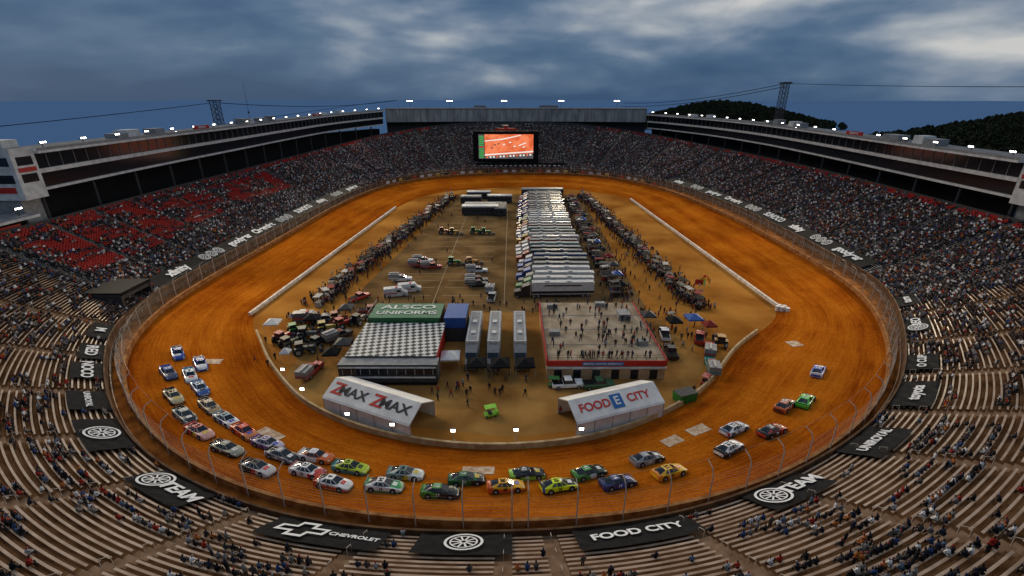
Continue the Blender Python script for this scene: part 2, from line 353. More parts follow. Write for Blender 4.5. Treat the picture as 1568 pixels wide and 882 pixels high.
def person(name,pose,jm,lean=0):
    if pose=='sit':
        J_={'pel':(0,0,.50,.15),'ch':(0,.03+lean,.80,.16),'nk':(0,.06+lean*1.3,1.03,.07),'hd':(0,.09+lean*1.5,1.15,.105),'tp':(0,.08+lean*1.5,1.25,.09)}
        for s,sx in(('l',-1),('r',1)):
            J_.update({s+'sh':(sx*.19,.03+lean,.95,.075),s+'el':(sx*.25,.12+lean,.70,.055),s+'ha':(sx*.1,.36,.62,.045),s+'hp':(sx*.1,.04,.50,.11),s+'kn':(sx*.13,.43,.52,.075),s+'an':(sx*.13,.42,.10,.055),s+'to':(sx*.13,.58,.05,.045)})
        hz,lz=1.07,.60
    else:
        J_={'pel':(0,0,.95,.145),'ch':(0,.0,1.27,.16),'nk':(0,.01,1.50,.065),'hd':(0,.03,1.63,.10),'tp':(0,.02,1.73,.09)}
        sp=.3 if pose=='walk' else .02
        for s,sx in(('l',-1),('r',1)):
            J_.update({s+'sh':(sx*.20,0,1.42,.07),s+'el':(sx*.27,-.05,1.14,.052),s+'ha':(sx*.24,.12+sx*sp*.4,.90,.042),s+'hp':(sx*.09,0,.90,.11),s+'kn':(sx*.11,.04+sx*sp*.5,.50,.075),s+'an':(sx*.12,sx*sp,.09,.05),s+'to':(sx*.13,.16+sx*sp,.04,.045)})
        hz,lz=1.54,.93
    keys=list(J_); me=bpy.data.meshes.new(name)
    E=[('pel','ch'),('ch','nk'),('nk','hd'),('hd','tp')]
    for s in 'lr': E+=[('ch',s+'sh'),(s+'sh',s+'el'),(s+'el',s+'ha'),('pel',s+'hp'),(s+'hp',s+'kn'),(s+'kn',s+'an'),(s+'an',s+'to')]
    me.from_pydata([J_[k][:3] for k in keys],[(keys.index(a),keys.index(b)) for a,b in E],[])
    o=bpy.data.objects.new(name+'_tmp',me); COL.objects.link(o)
    sk=o.modifiers.new('s','SKIN'); sk.use_smooth_shade=True
    for i,k in enumerate(keys): me.skin_vertices[0].data[i].radius=(J_[k][3],J_[k][3])
    me.skin_vertices[0].data[0].use_root=True
    sb=o.modifiers.new('u','SUBSURF'); sb.levels=1; sb.render_levels=1
    bpy.context.view_layer.update()
    dg=bpy.context.evaluated_depsgraph_get(); nm=bpy.data.meshes.new_from_object(o.evaluated_get(dg)); nm.name=name
    bpy.data.objects.remove(o)
    nm.materials.clear()
    for m in(jm,M_tr,M_skin,M_hair): nm.materials.append(m)
    hy=J_['hd'][1]
    hands=[Vector(J_[s+'ha'][:3]) for s in'lr']
    for p in nm.polygons:
        c=p.center; k=0
        if c.z>hz: k=3 if (c.y<hy-.01 or c.z>J_['hd'][2]+.06) else 2
        elif min((c-h).length for h in hands)<.07: k=2
        elif (pose=='sit' and (c.z<lz and not(abs(c.x)>.17 and c.z>.6) and (c.z<.56 or c.y<.2 and c.z<.55))) or (pose!='sit' and c.z<lz and abs(c.x)<.21): k=1
        p.material_index=k; p.use_smooth=True
    po=bpy.data.objects.new(name,nm); PROT.objects.link(po); return po
person('a_seated_spectator','sit',M_j1); person('b_seated_spectator','sit',M_j2,.08); person('c_seated_spectator','sit',M_j1,.16)
person('d_standing_spectator','stand',M_j2); person('e_walking_spectator','walk',M_j1)
PC=bpy.data.collections.new('crew_prototypes')
for nme,po in(('a_crew_member','stand'),('b_crew_member','walk')):
    o=person(nme,po,M_jd); PROT.objects.unlink(o); PC.objects.link(o)
def scatter(name,coll,pts,rz,idx,scl):
    me=bpy.data.meshes.new(name); me.from_pydata([tuple(p) for p in pts],[],[])
    n=len(pts)
    a=me.attributes.new('rot','FLOAT_VECTOR','POINT'); r=np.zeros((n,3)); r[:,2]=rz; a.data.foreach_set('vector',r.ravel())
    a=me.attributes.new('idx','INT','POINT'); a.data.foreach_set('value',np.array(idx,dtype=np.int32))
    a=me.attributes.new('scl','FLOAT','POINT'); a.data.foreach_set('value',np.array(scl,dtype=np.float32))
    o=place(name,me,(0,0,0))
    t=bpy.data.node_groups.new(name+'_instances','GeometryNodeTree'); t.interface.new_socket('Geometry',in_out='INPUT',socket_type='NodeSocketGeometry'); t.interface.new_socket('Geometry',in_out='OUTPUT',socket_type='NodeSocketGeometry')
    N=t.nodes; gi=N.new('NodeGroupInput');go=N.new('NodeGroupOutput');ci=N.new('GeometryNodeCollectionInfo');ip=N.new('GeometryNodeInstanceOnPoints')
    ci.inputs['Collection'].default_value=coll; ci.inputs['Separate Children'].default_value=True; ci.inputs['Reset Children'].default_value=True
    def na(nm,ty):
        q=N.new('GeometryNodeInputNamedAttribute'); q.data_type=ty; q.inputs['Name'].default_value=nm; return q.outputs[0]
    er=N.new('FunctionNodeEulerToRotation'); t.links.new(na('rot','FLOAT_VECTOR'),er.inputs[0])
    t.links.new(gi.outputs[0],ip.inputs['Points']); t.links.new(ci.outputs[0],ip.inputs['Instance']); ip.inputs['Pick Instance'].default_value=True
    t.links.new(na('idx','INT'),ip.inputs['Instance Index']); t.links.new(er.outputs[0],ip.inputs['Rotation']); t.links.new(na('scl','FLOAT'),ip.inputs['Scale'])
    t.links.new(ip.outputs[0],go.inputs[0])
    md=o.modifiers.new('instances','NODES'); md.node_group=t; return o
PSEAT=bpy.data.collections.new('seat_prototypes')
M_rs=mat('red_seat_plastic',(.36,.012,.010),.5)
mb=MB(); mb.box((0,.03,.43),(.46,.42,.05),M_rs); mb.box((0,-.2,.68),(.46,.05,.48),M_rs); mb.box((0,0,.2),(.08,.3,.4),M_dark)
PSEAT.objects.link(bpy.data.objects.new('folding_seat',mb.data('folding_seat')))
def idx_near(x,y): return int(np.argmin((BASE[:,0]-x)**2+(BASE[:,1]-y)**2))
banners=[(-79,82,5,.1),(-74,74.5,6,.1),(-69,67.5,7,.11),(-61.5,59.8,7.5,.12),(-53,52,8,.12),(-38.5,43.5,9.5,.11),(-19.8,37.1,12,.10),(-4,36.2,8.5,.10),(12,37.2,12,.10),(31,43,10,.11),(45.5,51,10,.12),(59.5,61.5,8,.12),(69,71.8,6.5,.11),(79.5,85.5,6.5,.11),(87,97,7,.11)]
bn_ranges=[]
dsm=np.linalg.norm(BASE[1]-BASE[0])
for (x,y,w,vh) in banners:
    c=idx_near(x,y); h=max(2,int(round(w/2/dsm))); bn_ranges.append((c-h,c+h,vh))
occ=np.zeros((NS,R),bool)
for a,b,vh in bn_ranges:
    for i in range(a,b+1): occ[i%NS,:int(vh*R)+2]=True
strip=[(idx_near(-84.8,106),idx_near(-76,243)),(idx_near(84,262),idx_near(94,119))]
SV=.135
for a,b in strip:
    for i in range(a,b+1): occ[i%NS,:int(SV*R)+1]=True
pts=[];rz=[];idx=[];scl=[];sp=[];sr=[]
for r in range(R):
    v=vr[r]+.5/R
    z=BZ+(TZ-BZ)*prof(vr[r])
    P=BASE*(1-v)+TOP*v
    state=False
    for i in range(NS):
        if aisle[i] or occ[i,r]: continue
        j=(i+1)%NS; a=P[i]; b=P[j]
        if a[1]<2: continue
        ln=np.linalg.norm(b-a); ns=max(1,int(ln/.62)); dn=TOP[i]-BASE[i]; ang=math.atan2(-dn[1],-dn[0])-PI/2
        Y=a[1];X=a[0]
        cl=.5+.5*math.sin(i*.31+r*.13)*math.sin(i*.11-r*.26)
        patch=X<0 and ((100<Y<146 and .42<v<.95) or (142<Y<212 and .5<v<.88)) and cl>.30+.25*math.sin(i*.9+r*1.7)
        if near[i]: d=.13+.32*cl
        elif patch: d=.25
        else: d=.66+.28*cl
        if near[i] and Y>66: d+=.12
        if not near[i] and Y>250: d=.78
        if v>.95: d*=.5
        for k in range(ns):
            pin=.25*d/(1-d+.01) if d<.8 else .8
            if state: state = random.random()<(.72 if d<.6 else .85)
            else: state=random.random()<min(pin,.92)
            t=(k+.5)/ns; x=a[0]+(b[0]-a[0])*t; y=a[1]+(b[1]-a[1])*t; zz=z[i]+(z[j]-z[i])*t
            if state:
                rr=random.random(); q=3 if rr<.07 else (4 if rr<.09 else random.randrange(3))
                if q>=3: x+=-dn[0]*.006; y+=-dn[1]*.006
                pts.append((x,y,zz));rz.append(ang+random.gauss(0,.25));idx.append(q);scl.append(random.uniform(.92,1.08))
            elif not near[i]:
                red = patch or (v>.93 and not(-60<X<60 and Y>300) and random.random()<.7) or (X<0 and Y>=215 and Y<330 and v>.7 and random.random()<.5)
                if red: sp.append((x,y,zz)); sr.append(ang)
scatter('seated_crowd',PROT,pts,rz,idx,scl)
scatter('red_folding_seats',PSEAT,sp,sr,[0]*len(sp),[1.15]*len(sp))
# ------------------------------------------------------------------ banners
M_ban=mat('black_banner_fabric',(.006,.006,.007),.8,c2=(.012,.012,.014),scale=1,spec=.08)
M_bw=mat('banner_print_white',(.7,.7,.7),.7)
words=['M','RED','NOCO','UNIROYAL','@','@ TEAM','#CHEVROLET','@','FOOD CITY','@ TEAM','UNIROYAL','toyota','O CUP','@REO','turn']
def ringlogo(mb,c,x,u,n,R0,m,spokes=0):
    k=24
    for (ra,rb) in((R0,R0*.86),(R0*.72,R0*.64)) if spokes else ((R0,R0*.82),):
        for i in range(k):
            t0=2*PI*i/k;t1=2*PI*(i+1)/k
            mb.poly([c+x*(r*math.cos(t))+u*(r*math.sin(t))+n*.03 for r,t in((ra,t0),(ra,t1),(rb,t1),(rb,t0))],m)
    for i in range(spokes):
        t=2*PI*i/spokes; d=x*math.cos(t)+u*math.sin(t); e=d.cross(n)*(.05*R0)
        mb.poly([c+d*.12*R0-e+n*.03,c+d*.64*R0-e+n*.03,c+d*.64*R0+e+n*.03,c+d*.12*R0+e+n*.03],m)
def crosslogo(mb,c,x,u,n,w,h,m):
    # slanted cross outline
    o_=[(-1,-.42),(-.38,-.42),(-.42,-1),(.30,-1),(.36,-.42),(.92,-.42),(1.0,.42),(.38,.42),(.42,1),(-.30,1),(-.36,.42),(-.92,.42)]
    i_=[(a*.86+.0,b*.74 if abs(b)>.9 else b*.5) for a,b in o_]
    i_=[(a if abs(a)>.5 else a*.8,b) for a,b in i_]
    k=len(o_)
    for q in range(k):
        p=[o_[q],o_[(q+1)%k],i_[(q+1)%k],i_[q]]
        mb.poly([c+x*(a*w)+u*(b*h)+n*.03 for a,b in p],m)
def frame_at(i,v):
    p=Vector(S(i,v)); a=Vector(S(i-1,v)); b=Vector(S(i+1,v)); t=(a-b).normalized()
    w=(Vector(S(i,v+.05))-Vector(S(i,v))).normalized()
    return p,t,w
for bi,((a,b,vh),wd) in enumerate(zip(bn_ranges,words)):
    mb=MB(); vs=np.linspace(0.004,vh,5)
    def P(i,v,o=.62): return Vector(S(i,v))+Vector((0,0,o+.08*math.sin(i*2.1+v*90)))
    ii=list(range(a,b+1))
    for k in range(len(ii)-1):
        for j in range(4):
            mb.poly([P(ii[k],vs[j]),P(ii[k],vs[j+1]),P(ii[k+1],vs[j+1]),P(ii[k+1],vs[j])],M_ban)
    c=(a+b)//2; vm=vh/2; p,t,w=frame_at(c,vm); nrm=t.cross(-w).normalized(); 
    if nrm.z<0: nrm=-nrm
    up=-w
    height=(Vector(S(c,vh))-Vector(S(c,0))).length; width=(Vector(S(a,vm))-Vector(S(b,vm))).length
    cen=p+Vector((0,0,.78))+nrm*.05
    if '@' in wd: ringlogo(mb,cen-(t*width*.25 if len(wd)>1 else t*0),t,up,nrm,height*.40,M_bw,spokes=10)
    if '#' in wd: crosslogo(mb,cen-t*width*.18,t,up,nrm,width*.22,height*.36,M_bw)
    o=mb.obj('advertising_banner')
    s=wd.replace('@','').replace('#','').strip()
    if s:
        if '#' in wd: text(o,s,cen+t*width*.26,t,up,width*.075,M_bw,bold=.03)
        else:
            size=min(height*.62,width*1.3/max(len(s),3)*(.75 if '@' in wd else 1)); text(o,s,cen+(t*width*.2 if '@' in wd else t*0),t,up,size,M_bw,bold=.03)
for (a,b) in strip:
    mb=MB()
    for i in range(a,b):
        for v0,v1 in((0,SV/2),(SV/2,SV)):
            z0=Vector((0,0,.95)); 
            mb.poly([Vector(S(i,v0))+z0,Vector(S(i,v1))+z0,Vector(S(i+1,v1))+z0,Vector(S(i+1,v0))+z0],M_ban)
    k=0; i=a+6; items=[]
    while i<b-4:
        p,t,w=frame_at(i,SV*.5); tt=-t
        nrm=tt.cross(w).normalized(); cen=p+Vector((0,0,1.06))+nrm*.08
        items.append((k,cen,tt,w)); N2=nrm if nrm.z>0 else -nrm
        if k%3==1:
            for q in(-3.2,0,3.2): ringlogo(mb,cen+tt*q,tt,w,N2,1.5,M_bw,spokes=6)
        i+=9 if p.y<170 else 10; k+=1
    o=mb.obj('advertising_banner')
    for k,cen,tt,w in items:
        if k%3!=1: text(o,['xfinity','','goodyear','Chevrolet','','SUNOCO'][k%6] or 'GEICO',cen,tt,w,3.3,M_bw,sx=.9,bold=.04)
# ------------------------------------------------------------------ suites
M_roof=mat('suite_roof',(.12,.12,.12),.8,c2=(.20,.20,.20),scale=.3)
def suite(path,dzs):
    Q=resample(catmull(np.array([(x,y,d) for (x,y),d in zip(path,dzs)]),closed=False),60,False); P=Q[:,:2]; dz=Q[:,2]
    mb=MB()
    sweep(mb,P,1.2,12,32.2,36.0,M_glass,dz=dz)
    sweep(mb,P,-1.2,13,36.0,36.6,M_white,dz=dz,top=M_roof)
    sweep(mb,P,.4,12,31.2,32.2,M_white,dz=dz)
    sweep(mb,P,1.6,12,27.6,31.2,M_glass,dz=dz)
    sweep(mb,P,.8,12,27.0,27.6,M_white,dz=dz)
    sweep(mb,P,6,12,0,27.0,M_black,dz=None)
    N_,_=normals(P,False)
    for i in range(0,60):
        x,y=P[i];nx,ny=N_[i];an=math.atan2(ny,nx)
        mb.box((x+nx*1.12,y+ny*1.12,34.1+dz[i]),(.12,.12,3.8),M_grey,an)
        if i%4==0: mb.cyl((x+nx*2,y+ny*2,18),(x+nx*2,y+ny*2,27+dz[i]),.45,M_dark,seg=8)
    for i in (9,10,13,27,28,31,33,46,50):
        x,y=P[i];nx,ny=N_[i];h=random.uniform(1.2,2.6)
        mb.box((x+nx*7,y+ny*7,36.6+h/2+dz[i]),(4,random.uniform(3,8),h),M_grey if i%2 else M_white,math.atan2(ny,nx))
    sweep(mb,P,-1.0,-.95,36.6,37.3,M_grey,dz=dz)
    mb.obj('grandstand_suites')
    return P,N_,dz
LP,LN,Ld=suite([(-117,119),(-118,160),(-118,210),(-117,260),(-111,310),(-98,348),(-92,360)],[-.6,-.3,0,.5,1.5,2.5,3])
RP,RN,Rd=suite([(129,122),(130,160),(130,205),(128,250),(121,300),(107,345),(98,362)],[-3.2,-2.8,-2,-1.2,-.6,0,.3])
for (x,y,zt,sgn) in((-123.0,116,37.0,-1),(135.5,119,34.6,1)):
    mb=MB(); mb.box((x,y,zt-6),(12,6,12),M_white,top=M_roof); mb.box((x+sgn*1,y,(zt-12)/2),(10,5,zt-12),M_grey)
    for z in(zt-3,zt-7): mb.box((x,y-3.01,z),(10,.1,2),M_glass); mb.box((x-sgn*6.01,y,z),(.1,4,2),M_glass)
    mb.box((x,y,zt+.9),(8,4,1.8),M_white); mb.box((x-sgn*6.1,y,zt-5),(.12,4.5,1),M_red); mb.box((x,y-3.03,zt-9.6),(9,.08,1.4),M_red)
    for k in range(7): mb.box((x+sgn*(6.5+k*1.2),y-1,zt-13-k*1.1),(1.2,4,1.3),M_white)
    mb.obj('stair_tower_building',bevel=.08)
for sx,xs,z0 in((-1,-116,21.5),(1,127,23.5)):
    mb=MB(); P=[(xs,y) for y in np.linspace(58,112,12)]
    sweep(mb,P,-2,12,z0,z0+.6,M_white,top=M_roof); sweep(mb,P,2,11,0,z0,M_black)
    for y in np.arange(60,112,10): mb.cyl((xs,y,17),(xs,y,z0),.3,M_dark)
    mb.box((xs-sx*.5,100,z0-1.6),(.2,16,1.6),M_red)
    mb.obj('concourse_roof')
for (P,N_,dz,ids) in((LP,LN,Ld,(17,42)),(RP,RN,Rd,(16,))):
    for i in ids:
        x,y=P[i];nx,ny=N_[i]; mb=MB(); mb.box((0,0,.9),(.4,9,1.3),M_red); mb.cyl((0,-3,-.3),(0,-3,.4),.1,M_dark);mb.cyl((0,3,-.3),(0,3,.4),.1,M_dark)
        o=mb.obj('rooftop_sign',(x+nx*.5,y+ny*.5,36.9+dz[i]),math.atan2(ny,nx)); 
        text(o,'SPEEDWAY',Vector((x+nx*.25,y+ny*.25,37.8+dz[i])),(ny,-nx,0),(0,0,1),1.0,M_bw)
FP=np.array([(x,377-((x-3)/95)**2*12) for x in np.linspace(-92,98,40)])
mb=MB(); sweep(mb,FP,0,1.0,31.5,40.6,mat('far_stand_panels',(.17,.17,.165),.7,c2=(.32,.31,.29),scale=.25,stretch=(1,1,.2)),slope=3)
sweep(mb,FP,-1.5,.0,30.6,31.5,M_black); sweep(mb,FP,2.4,9,40.6,41.2,M_white,top=M_roof); sweep(mb,FP,4.1,9,0,40.6,M_dark)
FN,_=normals(FP,False)
for i in range(0,40):
    x,y=FP[i]; nx,ny=FN[i]; mb.cyl((x-nx*.1,y-ny*.1,31.5),(x+nx*2.9,y+ny*2.9,40.6),.12,M_dark,seg=4)
    if i in(14,24,25): mb.box((x+nx*5,y+ny*5,42),(9,4,1.6),M_grey,math.atan2(ny,nx)+PI/2)
mb.obj('end_grandstand_canopy')
def flood_mesh(h,n=3,s=1.0):
    mb=MB(); mb.cyl((0,0,0),(0,0,h),.10,M_dark,seg=6); mb.box((0,0,h),(.2,n*s+.3,.15),M_dark)
    for k in range(n):
        y=(k-(n-1)/2)*s; mb.box((.2,y,h+.45*s),(.35,.8*s,.7*s),M_dark)
        mb.box((.40,y,h+.45*s),(.08,.66*s,.55*s),M_lamp)
    return mb.data('floodlight')
fm=flood_mesh(1.4,3,.62); ff=flood_mesh(5.5,5,.9)
fl=[]
for P,N_,dz in((LP,LN,Ld),(RP,RN,Rd)):
    for i in range(1,60,3):
        x,y=P[i];nx,ny=N_[i]; place('floodlight',fm,(x+nx*1,y+ny*1,36.6+dz[i]),math.atan2(-ny,-nx)); 
        if i%12==1: fl.append((x-nx*1,y-ny*1,38.5+dz[i]))
for x in(-77,-47,-6,37,79):
    place('floodlight',ff,(x,381,40),-PI/2); fl.append((x,376,46))
for sx,xs,z0 in((-1,-117,22.1),(1,128,24.1)):
    for y in(74,92,110): place('floodlight',fm,(xs,y,z0),0 if sx<0 else PI)
for k,(x,y,z) in enumerate(fl):
    l=bpy.data.lights.new('floodlight_lamp','SPOT'); l.energy=115000; l.spot_size=math.radians(62); l.spot_blend=.9; l.color=(1,.84,.60); l.shadow_soft_size=1.2
    o=bpy.data.objects.new('floodlight_lamp',l); COL.objects.link(o); o.location=(x,y,z)
    tgt=Vector((x*.4,min(max(y*.7,62),220),0)); o.rotation_euler=(tgt-Vector((x,y,z))).to_track_quat('-Z','Y').to_euler()
# ------------------------------------------------------------------ video board
mb=MB(); Yb=322
mb.box((-4,Yb+1,18),(43,2.2,20),M_black)
def emat(n,c,s,c2=None,sc=.3): 
    m,nt,b=new_mat(n); b.inputs['Base Color'].default_value=(.01,.01,.01,1); b.inputs['Emission Strength'].default_value=s; b.inputs['Emission Color'].default_value=(*c,1)
    if c2:
        g=nt.nodes.new('ShaderNodeNewGeometry');nn=nt.nodes.new('ShaderNodeTexNoise');nn.inputs['Scale'].default_value=sc; r=nt.nodes.new('ShaderNodeValToRGB'); r.color_ramp.elements[0].color=(*c,1);r.color_ramp.elements[1].color=(*c2,1);r.color_ramp.elements[0].position=.4;r.color_ramp.elements[1].position=.6
        nt.links.new(g.outputs['Position'],nn.inputs['Vector']);nt.links.new(nn.outputs['Fac'],r.inputs[0]);nt.links.new(r.outputs[0],b.inputs['Emission Color'])
    return m
E_o=emat('screen_clay_picture',(.65,.11,.03),1.1,(.85,.22,.09)); E_w=emat('screen_white',(.9,.85,.8),1.0); E_g=emat('screen_green',(.03,.4,.06),1); E_k=emat('screen_dark',(.05,.06,.07),1,(.12,.1,.1),.8); E_r=emat('screen_red',(.6,.03,.02),1)
y0=Yb-.15
def sq(pts,m,d=0): mb.poly([(x,y0-d,z) for x,z in pts],m)
sq([(-18,10.6),(14,10.6),(14,26),(-18,26)],E_o,.02)
sq([(-22,10.6),(-18.2,10.6),(-18.2,26),(-22,26)],E_k,.02)
for z in np.arange(11.2,25.5,1.1): sq([(-21.6,z),(-18.6,z),(-18.6,z+.6),(-21.6,z+.6)],E_g if int(z*2)%5 else E_r,.05)
sq([(-18,12.6),(14,14.8),(14,15.6),(-18,13.4)],E_w,.05); sq([(-18,10.6),(14,10.6),(14,14.2),(-18,12.2)],E_k,.04)
for k in range(14):
    x=-17+k*2.2; sq([(x,11+k*.12),(x+1.2,11+k*.12),(x+1.2,12+k*.12),(x,12+k*.12)],E_w if k%3 else E_o,.08)
sq([(-18,21.5),(-6,22.6),(6,25.2),(6,25.7),(-7,23.2),(-18,22.1)],E_w,.05); sq([(4,19),(9,21),(9.6,20.6),(4.6,18.6)],E_w,.05)
for x,z in((-12,19),(-9.5,19.6),(-6,19.2),(-2,20.5),(1,18),(7,17.6),(-14,17)): sq([(x,z),(x+1.5,z+.2),(x+1.5,z+.9),(x,z+.7)],E_w if x>-7 else E_k,.08)
for x in(-20,-4,12): mb.cyl((x,Yb+2,3),(x,Yb+2,10),.6,M_dark)
mb.box((-4,Yb+1,29),(14,1,1.6),M_red); mb.box((-4,Yb+1.2,30.6),(3,1,2),M_red)
mb.obj('video_board')
mb=MB(); mb.box((6,318.4,6.6),(60,.4,3.2),M_black)
for x in np.arange(-20,34,3.2): mb.box((x,318.1,6.6),(1.6,.1,.6),M_bw)
mb.obj('trackside_hoarding')
yel=paint((.6,.4,.05)); mb=MB(); Nf,_=normals(OUT,True)
for i in range(NT):
    if OUT[i,1]>255 and i%3==0:
        x,y=OUT[i];nx,ny=Nf[i]; mb.box((x+nx*.8,y+ny*.8,5.0),(.2,2.6,1.3),[M_bw,yel,M_red,M_white,M_black][i%5],math.atan2(ny,nx))
mb.obj('trackside_sign_row')
# ------------------------------------------------------------------ towers and cables
def lattice(h,w):
    mb=MB(); 
    for sx in(-1,1):
        for sy in(-1,1): mb.cyl((sx*w,sy*w,0),(sx*w,sy*w,h),.16,M_dark,seg=4)
    z=0
    while z<h-1:
        zt=min(z+2.4,h)
        for a,b in(((-w,-w),(w,-w)),((w,-w),(w,w)),((w,w),(-w,w)),((-w,w),(-w,-w))):
            mb.cyl((*a,z),(*b,zt),.1,M_dark,seg=3,cap=False); mb.cyl((*b,z),(*a,zt),.1,M_dark,seg=3,cap=False); mb.cyl((*a,z),(*b,z),.1,M_dark,seg=3,cap=False)
        z+=2.4
    mb.box((0,0,h+.3),(w*3,w*3,.6),M_dark)
    return mb
lattice(46.5,1.5).obj('lattice_tower',(-140,238,0)); lattice(55,1.5).obj('lattice_tower',(142,266,0))
mb=MB(); mb.cyl((0,0,0),(0,0,56),.22,M_dark,r1=.06); mb.cyl((0,0,40),(0,0,41),.5,M_dark); mb.obj('radio_mast',(-148,282,0))
def cable(a,b,sag,r=.12):
    mb=MB(); P=[]
    for t in np.linspace(0,1,30):
        p=Vector(a).lerp(Vector(b),t); p.z-=sag*4*t*(1-t); P.append(p)
    for i in range(29): mb.cyl(P[i],P[i+1],r,M_black,seg=5,cap=False)
    mb.obj('suspended_cable')
cable((-140,238,46),(-170,60,36),1.0,.12); cable((-140,238,46),(-90,400,46.5),3,.16); cable((142,266,55),(195,80,51),1.5,.11); cable((142,266,55),(95,430,44),3,.16); cable((142,266,53.5),(92,425,41.5),3,.16); cable((-90,400,46.5),(-118,206,38),-.5,.10)
# ------------------------------------------------------------------ ground and hills
def gh(x,y):
    r=np.hypot(x-C0[0],y-C0[1])
    k=np.clip((r-330)/400,0,1)
    z=-.4+k*(-14+5*np.sin(x*.004+1)*np.cos(y*.0031)+4*np.sin(x*.0017+y*.0023))
    def g(cx,cy,h,sx,sy): return h*np.exp(-((x-cx)/sx)**2-((y-cy)/sy)**2)
    return z+g(600,450,50,165,160)*np.clip((r-230)/120,0,1)+g(385,930,50,165,140)
rr=np.r_[0,np.geomspace(60,14000,90)]; na=240
aa=np.linspace(0,2*PI,na,endpoint=False)
V=np.zeros((na,len(rr),3)); V[:,:,0]=C0[0]+np.cos(aa)[:,None]*rr; V[:,:,1]=C0[1]+np.sin(aa)[:,None]*rr; V[:,:,2]=gh(V[:,:,0],V[:,:,1])
def land_mat():
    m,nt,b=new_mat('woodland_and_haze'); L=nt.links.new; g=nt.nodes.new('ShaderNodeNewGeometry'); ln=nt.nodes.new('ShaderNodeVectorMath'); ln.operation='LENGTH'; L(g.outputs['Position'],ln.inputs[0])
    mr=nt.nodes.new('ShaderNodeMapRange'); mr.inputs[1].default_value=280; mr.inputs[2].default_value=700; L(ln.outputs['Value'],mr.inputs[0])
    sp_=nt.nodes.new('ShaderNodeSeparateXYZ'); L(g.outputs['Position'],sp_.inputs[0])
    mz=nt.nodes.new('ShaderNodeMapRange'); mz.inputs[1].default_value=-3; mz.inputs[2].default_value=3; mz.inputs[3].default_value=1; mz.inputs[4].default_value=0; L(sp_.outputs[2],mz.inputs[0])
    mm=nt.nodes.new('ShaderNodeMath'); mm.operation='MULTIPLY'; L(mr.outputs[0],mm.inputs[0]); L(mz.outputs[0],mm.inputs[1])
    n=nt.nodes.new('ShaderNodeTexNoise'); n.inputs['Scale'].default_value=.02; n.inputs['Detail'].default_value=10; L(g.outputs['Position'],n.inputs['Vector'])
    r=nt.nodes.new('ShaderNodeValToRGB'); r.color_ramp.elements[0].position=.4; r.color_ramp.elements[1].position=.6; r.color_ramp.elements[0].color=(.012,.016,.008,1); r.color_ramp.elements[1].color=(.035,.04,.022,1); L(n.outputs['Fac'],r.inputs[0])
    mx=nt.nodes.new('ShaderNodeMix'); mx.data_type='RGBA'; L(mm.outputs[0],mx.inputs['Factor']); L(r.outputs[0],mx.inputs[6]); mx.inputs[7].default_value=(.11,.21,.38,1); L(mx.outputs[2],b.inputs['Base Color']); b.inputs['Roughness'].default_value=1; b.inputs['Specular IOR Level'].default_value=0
    return m
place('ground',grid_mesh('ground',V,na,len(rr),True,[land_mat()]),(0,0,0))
PT=bpy.data.collections.new('tree_prototypes')
M_bark=mat('bark',(.04,.03,.02),.9); M_leaf=mat('foliage',(.010,.016,.007),.9,c2=(.035,.045,.018),scale=.4)
for k in range(3):
    mb=MB(); h=8+k*.7; mb.cyl((0,0,-1),(0,0,h*.6),.28,M_bark,r1=.12,seg=5)
    for q in range(5):
        a=q*1.3; mb.cyl((0,0,h*(.3+.06*q)),(math.cos(a)*2,math.sin(a)*2,h*(.45+.08*q)),.1,M_bark,r1=.03,seg=4)
    for q in range(130):
        th=random.uniform(0,2*PI);u=random.random(); rad=3.1*math.sin(PI*min(u*.95+.05,1))**.7*random.uniform(.45,1.1); c=Vector((rad*math.cos(th),rad*math.sin(th),h*(.3+.7*u)))
        a=Vector((random.gauss(0,1),random.gauss(0,1),random.gauss(0,1))).normalized(); b=a.orthogonal().normalized()*random.uniform(.5,.9); d=a.cross(b)
        mb.poly([c-b-d*.5,c+b*.8-d,c+b+d*.7,c-b*.6+d],M_leaf)
    PT.objects.link(bpy.data.objects.new('tree_%s'%'abc'[k],mb.data('broadleaf_tree')))
tp=[]
for cx,cy,sx,sy,n in((560,450,210,190,3000),(380,910,230,130,2800)):
    for _ in range(n):
        x=random.gauss(cx,sx*.6);y=random.gauss(cy,sy*.6); z=float(gh(np.array(x),np.array(y)))
        if math.hypot(x-C0[0],y-C0[1])>290 and z>-3: tp.append((x,y,z))
scatter('distant_forest',PT,tp,[random.uniform(0,6) for _ in tp],[random.randrange(3) for _ in tp],[random.uniform(.7,1.2) for _ in tp])
